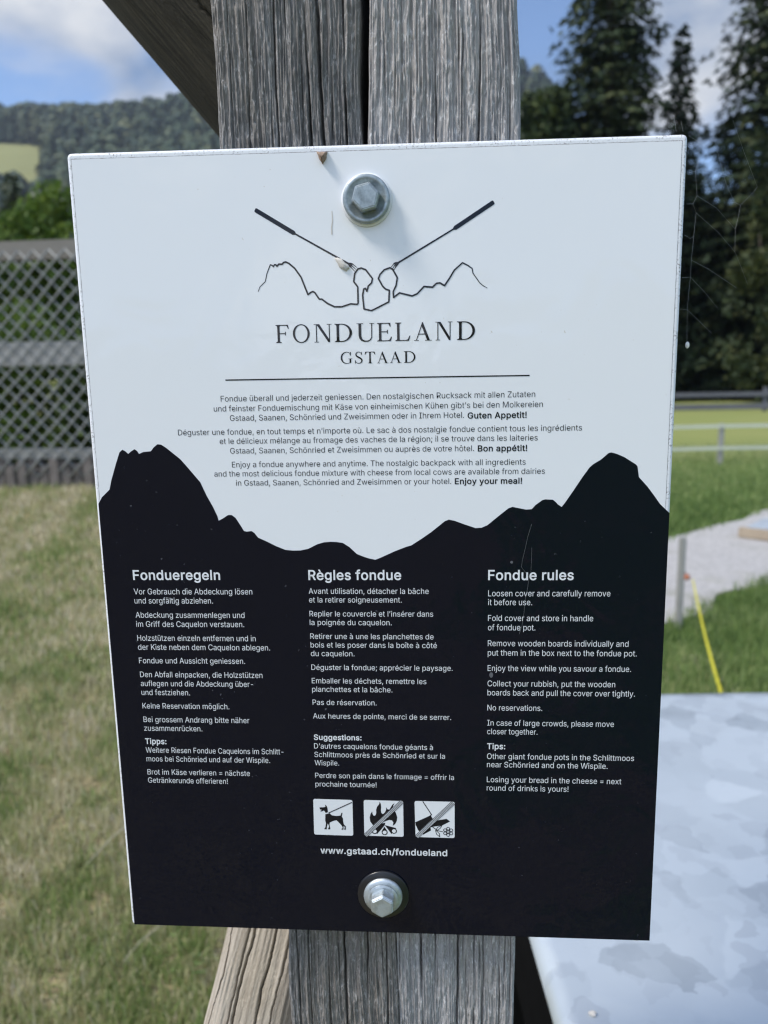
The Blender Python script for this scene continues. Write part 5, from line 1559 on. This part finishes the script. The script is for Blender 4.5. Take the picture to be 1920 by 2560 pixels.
def build_glyphs():
    need = sorted({(ch, w) for (_, text, w, *_r) in TEXT_LINES for ch in text})
    made = []
    for ch, w in need:
        off = WEIGHT[w]
        adv, cs = GL_[ch]
        area = [sum(c[i - 1][0] * c[i][1] - c[i][0] * c[i - 1][1] for i in range(len(c))) for c in cs]
        thin = off if off < 0 else 0.0
        body = [offset_ring(c, thin) for c in cs]
        curves = []
        for oi in range(len(cs)):
            if area[oi] > 0:
                continue
            ox = [p_.x for p_ in body[oi]]
            oy = [p_.y for p_ in body[oi]]
            grp = [oi] + [k for k in range(len(cs)) if area[k] > 0 and min(ox) < body[k][0].x < max(ox) and min(oy) < body[k][0].y < max(oy)]
            cu = bpy.data.curves.new('glyph', 'CURVE')
            cu.dimensions = '2D'
            cu.fill_mode = 'BOTH'
            for k in grp:
                sp = cu.splines.new('POLY')
                sp.points.add(len(body[k]) - 1)
                for q, p_ in zip(sp.points, body[k]):
                    q.co = (p_.x / 100, p_.y / 100, 0, 1)
                sp.use_cyclic_u = True
            ob = bpy.data.objects.new('glyph', cu)
            COL.objects.link(ob)
            curves.append(ob)
        made.append((ch, w, adv, off, cs, curves))
    bpy.context.view_layer.update()
    dg = bpy.context.evaluated_depsgraph_get()
    for ch, w, adv, off, cs, curves in made:
        V_, F_, L_ = [], [], []
        for q, ob in enumerate(curves):
            me = bpy.data.meshes.new_from_object(ob.evaluated_get(dg))
            b = len(V_)
            V_ += [(v_.co.x * 100, v_.co.y * 100) for v_ in me.vertices]
            L_ += [q * .002] * len(me.vertices)
            for p_ in me.polygons:
                ids = [b + k for k in p_.vertices]
                ar = sum(V_[ids[k - 1]][0] * V_[ids[k]][1] - V_[ids[k]][0] * V_[ids[k - 1]][1] for k in range(len(ids)))
                F_.append(tuple(ids if ar > 0 else ids[::-1]))
            bpy.data.meshes.remove(me)
        if off > 0:
            for c in cs:
                o1, o2 = offset_ring(c, off), offset_ring(c, -min(off, 6))
                b, m = len(V_), len(c)
                V_ += [p_[:] for p_ in o1] + [p_[:] for p_ in o2]
                L_ += [.005] * (2 * m)
                for k in range(m):
                    k2 = (k + 1) % m
                    ids = [b + k, b + k2, b + m + k2, b + m + k]
                    ar = sum(V_[ids[z_ - 1]][0] * V_[ids[z_]][1] - V_[ids[z_]][0] * V_[ids[z_ - 1]][1] for z_ in range(4))
                    F_.append(tuple(ids if ar > 0 else ids[::-1]))
        CACHE[ch, w] = (adv + max(off, 0) * 1.2, np.array(V_).reshape(-1, 2), F_, L_)
        for ob in curves:
            cu = ob.data
            bpy.data.objects.remove(ob)
            bpy.data.curves.remove(cu)
build_glyphs()
def set_lines(name, group, mat, parent, cap, y=0.32):
    g = Geo()
    for (gr, text, w, x0, x1, yb) in TEXT_LINES:
        if gr != group:
            continue
        pen, first, last = 0.0, None, 0.0
        items = []
        for ch in text:
            adv, pts, tris, lift = CACHE[ch, w]
            if len(pts):
                if first is None:
                    first = pen + pts[:, 0].min()
                last = pen + pts[:, 0].max()
                items.append((pen, pts, tris, lift))
            pen += adv
        sx = (x1 - x0) / (last - first)
        sy = cap / 490.0
        for k, (pen_, pts, tris, lift) in enumerate(items):
            yy = y + .008 * (k % 2)
            g.add([mm((x0 + (pen_ - first + p_[0]) * sx, yb + p_[1] * sy), yy + l_) for p_, l_ in zip(pts, lift)], tris)
    return g.obj(name, mat, parent)
set_lines('intro_lettering', 'para', m_print_dark, sign, 2.85, 0.22)
for k, cap_ in (('1', 3.12), ('2', 2.95), ('3', 3.15)):
    hd = set_lines('heading_lettering', 'head' + k, m_print_white, sign, 5.0)
    set_lines('rules_lettering', 'rules' + k, m_print_white, sign, cap_)
set_lines('web_address_lettering', 'url', m_print_white, sign, 3.6)

# ---- serif title, drawn letter by letter (unit height 100, thin 5, thick 15)
def ell(cx, cy, rx, ry, a0=0, a1=360, n=28):
    return [(cx + rx * math.cos(math.radians(a0 + (a1 - a0) * i / n)), cy + ry * math.sin(math.radians(a0 + (a1 - a0) * i / n))) for i in range(n + 1)]
def rect(x0, y0, x1, y1):
    return [[(x0, y0), (x1, y0), (x1, y1), (x0, y1)]]
def stem(x, w, W_=None):
    """upright with bracketed serifs"""
    e = 10 if W_ is None else W_
    return [[(x - e, 0), (x + w + e, 0), (x + w + e, 3), (x + w + 2, 6), (x + w, 12), (x + w, 88), (x + w + 2, 94), (x + w + e, 97), (x + w + e, 100), (x - e, 100), (x - e, 97), (x - 2, 94), (x, 88), (x, 12), (x - 2, 6), (x - e, 3)]]
def ring_(cx, cy, rx, ry, tx, ty):
    return [ell(cx, cy, rx, ry)[:-1], ell(cx, cy, rx - tx, ry - ty)[:-1][::-1]]
def ribbon(path, ws):
    P_ = [Vector(p) for p in path]
    L_, R2_ = [], []
    for i in range(len(P_)):
        d = (P_[min(i + 1, len(P_) - 1)] - P_[max(i - 1, 0)]).normalized()
        nn = Vector((-d.y, d.x)) * ws[i] / 2
        L_.append(P_[i] + nn)
        R2_.append(P_[i] - nn)
    return [L_ + R2_[::-1]]
def letter(ch):
    T, t_ = 13.5, 5.0
    if ch == 'F':
        return [stem(12, T), rect(25, 95, 74, 100), [[(74, 100), (78, 78), (73, 78), (66, 93), (60, 96)]], rect(25, 49, 58, 54), [[(56, 62), (60, 62), (60, 41), (56, 41), (54, 51)]]], 80
    if ch == 'E':
        return [stem(12, T), rect(25, 95, 74, 100), [[(73, 100), (76, 79), (71, 79), (64, 93), (58, 96)]], rect(25, 49, 58, 54), [[(56, 62), (60, 62), (60, 41), (56, 41), (54, 51)]], rect(25, 0, 76, 5), [[(76, 0), (82, 24), (77, 24), (69, 9), (58, 4)]]], 84
    if ch == 'L':
        return [stem(12, T), rect(25, 0, 74, 5), [[(74, 0), (82, 28), (77, 28), (68, 9), (56, 4)]]], 84
    if ch == 'T':
        return [stem(38, T), rect(6, 95, 83, 100), [[(6, 100), (2, 76), (7, 76), (15, 92), (24, 96)]], [[(83, 100), (87, 76), (82, 76), (74, 92), (65, 96)]]], 89
    if ch == 'N':
        return [[[(16, 100), (32, 100), (86, 12), (86, 0), (78, 0)]], [[(14, 0), (19, 0), (19, 97), (14, 97)]], [[(4, 0), (29, 0), (29, 3), (4, 3)]], [[(82, 3), (87, 3), (87, 97), (82, 97)]], [[(72, 97), (97, 97), (97, 100), (72, 100)]], [[(3, 97), (22, 97), (22, 100), (3, 100)]]], 100
    if ch == 'U':
        return [[[(14, 97), (14, 35), (17, 18), (26, 5), (44, -2), (62, -1), (76, 8), (82, 22), (83, 97), (78, 97), (77, 24), (70, 11), (58, 5), (44, 6), (33, 14), (28, 28), (28, 97)]], rect(4, 97, 38, 100), rect(69, 97, 93, 100)], 96
    if ch == 'A':
        return [[[(46, 100), (50, 100), (88, 0), (73, 0), (43, 80)]], [[(46, 99), (49, 93), (17, 0), (12, 0)]], rect(26, 33, 66, 38), rect(3, 0, 28, 3), rect(62, 0, 98, 3)], 101
    if ch == 'O':
        return [ring_(50, 50, 47, 52, 12.5, 5)], 100
    if ch == 'D':
        return [stem(12, T), [ell(38, 50, 52, 50, 90, -90, 26) + [(25, 0), (25, 5)] + ell(36, 50, 41, 45, -90, 90, 26) + [(25, 95), (25, 100)]]], 92
    if ch == 'G':
        pts = [(84, 78), (76, 90), (64, 97.5), (50, 99), (34, 94), (21, 82), (13.5, 66), (12, 50), (13.5, 34), (21, 18), (34, 6), (50, 1), (66, 2), (82, 9)]
        ws = [4, 4.5, 5, 5.5, 8, 11, 13, 13.5, 13, 11, 8, 5.5, 5, 5]
        return [ribbon(pts, ws), [[(86, 100), (83, 68), (79, 68), (76, 84), (82, 100)]], [[(74, 40), (87, 40), (87, 8), (80, 4), (74, 8)]], rect(64, 40, 97, 43)], 99
    if ch == 'S':
        pts = [(54, 76), (50, 89), (42, 96.5), (31, 99), (19, 95), (11.5, 85), (11, 74), (17, 63), (30, 54), (43, 46), (54, 36), (57, 24), (53, 11), (43, 3), (30, 1), (18, 4), (10, 13), (5, 28)]
        ws = [3, 4, 5, 5.5, 7, 9, 10.5, 12, 13.5, 13.5, 12, 10.5, 9, 7, 5.5, 5, 4, 3]
        return [ribbon(pts, ws), [[(57, 100), (57, 72), (53, 72), (52, 88), (54, 100)]], [[(3, -2), (3, 30), (7, 30), (9, 12), (6, -2)]]], 64
def set_serif(name, text, xr, y0, y1, cap0, cap1, mat, parent):
    g = []
    xa, xb = xr[0][0], xr[-1][1]
    for ch, (l_, r_) in zip(text, xr):
        polys, wd = letter(ch)
        allx = [p_[0] for rg in polys for p_ in rg[0]]
        mn, mx = min(allx), max(allx)
        u = ((l_ + r_) / 2 - xa) / (xb - xa)
        by = y0 + (y1 - y0) * u
        cap = cap0 + (cap1 - cap0) * u
        for rg in polys:
            g.append([[(l_ + (p_[0] - mn) / (mx - mn) * (r_ - l_), by + p_[1] / 100 * cap) for p_ in ring] for ring in rg])
    return flat(name, g, mat, parent, 0.22, 0.0006)
tc_ = ART['title_caps']
capF = tc_[1][1] - tc_[0][1]
capD = tc_[2][1] - tc_[3][1]
ty = ART['title']
set_serif('title_lettering', 'FONDUELAND', ART['title_x'], ty[0][1], ty[1][1], capF, capD, m_print_dark, sign)
sy_ = ART['subtitle']
set_serif('title_lettering', 'GSTAAD', ART['subtitle_x'], sy_[0][1], sy_[1][1], capF * .645, capF * .645, m_print_dark, sign)

# ---- pictograms
def rbox(c, rad=1.2):
    cs = [Vector(p) for p in c]
    res = []
    for i in range(4):
        p_, a, b = cs[i], cs[i - 1], cs[(i + 1) % 4]
        da, db = (a - p_).normalized(), (b - p_).normalized()
        for k in range(5):
            u = k / 4
            res.append((p_ + da * rad) * (1 - u) ** 2 + p_ * 2 * u * (1 - u) + (p_ + db * rad) * u ** 2)
    return res
def circ(c, r_, n=24):
    return ell(c[0], c[1], r_, r_, 0, 360, n)[:-1]
m_pict = m_print_dark
b1 = flat('pictogram', [[rbox(ART['dog_box'])]], m_print_white, sign, 0.30)
b1['label'] = 'white square with a black dog on a leash'
flat('dog_figure', [[ART['dog_body']], [ART['dog_head']]] + stroke(ART['leash'], .55), m_pict, b1, 0.36, 0.002)
def slash(a, b, parent):
    a, b = Vector(a), Vector(b)
    d = (b - a).normalized()
    nn = Vector((-d.y, d.x))
    flat('slash', stroke([a, b], 2.5, rnd=False), m_print_white, parent, 0.40)
    dk = []
    for o_ in (-1.05, -.35, .35, 1.05):
        dk += stroke([a + nn * o_, b + nn * o_], .34, rnd=False)
    flat('slash', dk, m_pict, parent, 0.44, .001)
b2 = flat('pictogram', [[rbox(ART['fire_box'])]], m_print_white, sign, 0.30)
b2['label'] = 'white square with a crossed out camp fire'
lr = abs(ART['log_c1'][1][0] - ART['log_c1'][0][0])
polys = [[ART['flame']], [ART['log_a']], [ART['log_b']], [ART['log_c']]]
polys += [[circ(ART['log_c%d' % k][0], lr)] for k in (1, 2, 3)]
flat('fire_figure', polys, m_pict, b2, 0.34, 0.002)
flat('log_end', [[circ(ART['log_c%d' % k][0], lr * .66)] for k in (1, 2, 3)], m_print_white, b2, 0.375)
slash(*ART['fire_slash'], b2)
b3 = flat('pictogram', [[rbox(ART['boot_box'])]], m_print_white, sign, 0.30)
b3['label'] = 'white square with a crossed out boot above a flower'
fl_ = ART['flower']
fr_ = abs(fl_[2][0] - fl_[0][0])
polys = [[ART['boot']]] + stroke(ART['boot_leg'], .5) + stroke(ART['stem'], .45)
for lf in ('leaf_a', 'leaf_b'):
    polys += stroke(ART[lf] + ART[lf][:1], .38)
for k in range(6):
    an = math.radians(30 + 60 * k)
    c = (fl_[0][0] + math.cos(an) * fr_ * .66, fl_[0][1] + math.sin(an) * fr_ * .66)
    polys.append([circ(c, fr_ * .36, 14), circ(c, fr_ * .22, 14)[::-1]])
polys.append([circ(fl_[0], fr_ * .36, 14), circ(fl_[0], fr_ * .24, 14)[::-1]])
for k in range(5):
    an = math.radians(72 * k)
    polys.append([circ((fl_[0][0] + math.cos(an) * fr_ * .13, fl_[0][1] + math.sin(an) * fr_ * .13), fr_ * .05, 8)])
flat('boot_figure', polys, m_pict, b3, 0.34, 0.0012)
slash(*ART['boot_slash'], b3)

# streaks and little blemishes on the print
flat('stain', stroke(ART['drop_streak'], .35, .7), m_stain, sign, 0.24, .002)
m_dust = plain('grey_dust_spot', (0.11, 0.11, 0.12), 0.8, 0, 0.3, 900)
flat('stain', [[ell(69.4, 6.6, .75, .7)[:-1]]], m_dust, sign, 0.30)
flat('stain', [[ell(59.4, -55.0, 1.0, 1.5)[:-1]]], m_dust, sign, 0.30)
def ribbon3(name, pts, w, mat, parent, y):
    return flat(name, stroke(pts, w), mat, parent, y, .0006)

# ---- bolts
def bolt(name, label, x, z, ring_r, wash_r, prot, tilt, dome):
    t = thing(name, label, 'bolt', (x / 1000, -0.0002, SZ + z / 1000), 0, 'bolts holding the sign')
    k = .001
    g = Geo()
    g.lathe([(wash_r * .5 * k, 0), (ring_r * k, 0.0), (ring_r * k, -.9 * k), ((ring_r - .5) * k, -1.5 * k), (wash_r * .5 * k, -1.6 * k)], 48)
    g.obj('seal_ring', m_black_rubber if dome else m_print_white, t, True)
    g = Geo()
    w = wash_r * k
    if dome:
        g.lathe([(0.001, -1.5 * k), (w * .99, -1.5 * k), (w, -2.0 * k), (w * .985, -2.7 * k), (w * .90, -3.4 * k), (w * .78, -3.9 * k), (w * .5, -4.2 * k), (0.0005, -4.2 * k)], 48)
        top = 4.2
    else:
        g.lathe([(0.001, -1.5 * k), (w * .99, -1.5 * k), (w, -1.8 * k), (w, -3.4 * k), (w * .97, -3.8 * k), (w * .80, -3.8 * k), (w * .78, -3.5 * k), (0.0005, -3.5 * k)], 48)
        top = 3.5
    mz = m_zinc_small if dome else m_bolt_dull
    wa = g.obj('washer', mz, t, False)
    for p_ in wa.data.polygons:
        p_.use_smooth = True
    bm = bmesh.new()
    rad = 7.1 * k if not dome else 7.0 * k
    vb, vt, vc = [], [], []
    for i in range(6):
        an = math.radians(60 * i + tilt)
        vb.append(bm.verts.new((rad * math.cos(an), -top * k, rad * math.sin(an))))
        vt.append(bm.verts.new((rad * .99 * math.cos(an), -(top + prot - .9) * k, rad * .99 * math.sin(an))))
        vc.append(bm.verts.new((rad * .84 * math.cos(an), -(top + prot) * k, rad * .84 * math.sin(an))))
    for i in range(6):
        j = (i + 1) % 6
        bm.faces.new((vb[i], vt[i], vt[j], vb[j]))
        bm.faces.new((vt[i], vc[i], vc[j], vt[j]))
    bm.faces.new(vc)
    bmesh.ops.recalc_face_normals(bm, faces=bm.faces)
    bmesh.ops.bevel(bm, geom=[e for e in bm.edges], offset=.35 * k, segments=2, affect='EDGES')
    g = Geo()
    g.bm(bm)
    if dome:
        g.lathe([(rad * 1.22, -top * k), (rad * 1.24, -(top + .9) * k), (rad * 1.1, -(top + 1.4) * k), (rad * .8, -(top + 1.5) * k)], 40)
    hd = g.obj('bolt_head', mz, t, False)
    return t
bolt('hex_bolt', 'upper hex bolt with flat washer on the white half of the sign', -2.0, 186.0, 12.3, 11.3, 5.2, 14, False)
bolt('hex_bolt', 'lower hex bolt with domed washer on the black half of the sign', -0.3, -186.3, 14.6, 11.0, 7.6, 28, True)

# ---- cocoons, droppings and silk
def blob(name, outline, depth, mat, label, cat, y=0.2, group=None):
    c = Vector((sum(p_[0] for p_ in outline) / len(outline), sum(p_[1] for p_ in outline) / len(outline)))
    P_ = [Vector(p_) for p_ in outline]
    # densify
    ring = []
    for i in range(len(P_)):
        for k in range(4):
            ring.append(P_[i].lerp(P_[(i + 1) % len(P_)], k / 4))
    r = np.random.default_rng(5)
    vs_, fs_ = [], []
    lv = [(1.0, 0.0), (.93, .4), (.75, .75), (.45, .95)]
    m = len(ring)
    for s, h in lv:
        for q in ring:
            pp = c + (q - c) * s * (1 + .06 * r.normal())
            vs_.append(((pp.x - c.x) / 1000, -(y + depth * h * (1 + .15 * r.normal())) / 1000, (pp.y - c.y) / 1000))
    vs_.append((0, -(y + depth) / 1000, 0))
    for k in range(len(lv) - 1):
        for i in range(m):
            j = (i + 1) % m
            fs_.append((k * m + i, k * m + j, (k + 1) * m + j, (k + 1) * m + i))
    for i in range(m):
        fs_.append(((len(lv) - 1) * m + i, (len(lv) - 1) * m + (i + 1) % m, len(vs_) - 1))
    o = mesh_obj(name, vs_, fs_, mat, None, True, loc=(c.x / 1000, 0, SZ + c.y / 1000))
    return tag(o, label, cat, group)
blob('cocoon', ART['cocoon_top'], 3.0, m_cocoon, 'brown lumpy insect cocoon on the top edge of the sign', 'cocoon')
blob('cocoon', ART['cocoon_fork'], 1.2, m_dropping, 'flat crusty cocoon stuck on the left fork of the emblem', 'cocoon', 0.25)
g = Geo()
for l_ in ART['web']:
    g.tube(l_, 0.00005, 4)
tag(g.obj('spider_web', m_silk), 'sagging spider web strung from the right edge of the sign', 'spider web')
g = Geo()
bm = bmesh.new()
bmesh.ops.create_uvsphere(bm, u_segments=12, v_segments=8, radius=.0013)
bmesh.ops.scale(bm, vec=(.8, .8, 1.3), verts=bm.verts)
g.bm(bm)
tag(g.obj('spider_egg', plain('egg_white', (.8, .78, .72), .6), None, True, loc=ART['egg'][0]), 'tiny white egg sac hanging in the web beside the sign', 'egg sac')
g = Geo()
for key, w in (('hair_thread', .00004), ('thread_b', .00003)):
    g.tube([(p_[0] / 1000, -.0006 - .0001 * (k % 2), SZ + p_[1] / 1000) for k, p_ in enumerate(ART[key])], w, 4)
tag(g.obj('loose_thread', m_silk), 'thin loose thread stuck to the black part above the right column', 'thread')

stalk('bent dry grass stalk lying on the lawn halfway down the sign', [(-0.945, 1.50, .02), (-0.905, 1.585, .035), (-0.86, 1.66, .04), (-0.83, 1.72, .03)], .0022)
stalk('pale dry straw lying on the lawn near the lower left corner of the sign', [(-0.73, 1.22, .02), (-0.705, 1.262, .032), (-0.672, 1.30, .038), (-0.648, 1.335, .03)], .0017)
crumb(0.262, .418, .0022, m_cocoon, 'small dark crumb on the table, just right of the sign corner')
crumb(0.190, .308, .0032, m_dropping, 'pale crumb on the table near its left edge')
crumb(0.305, .59, .0026, m_cocoon, 'small brown crumb on the table, farthest from the post')
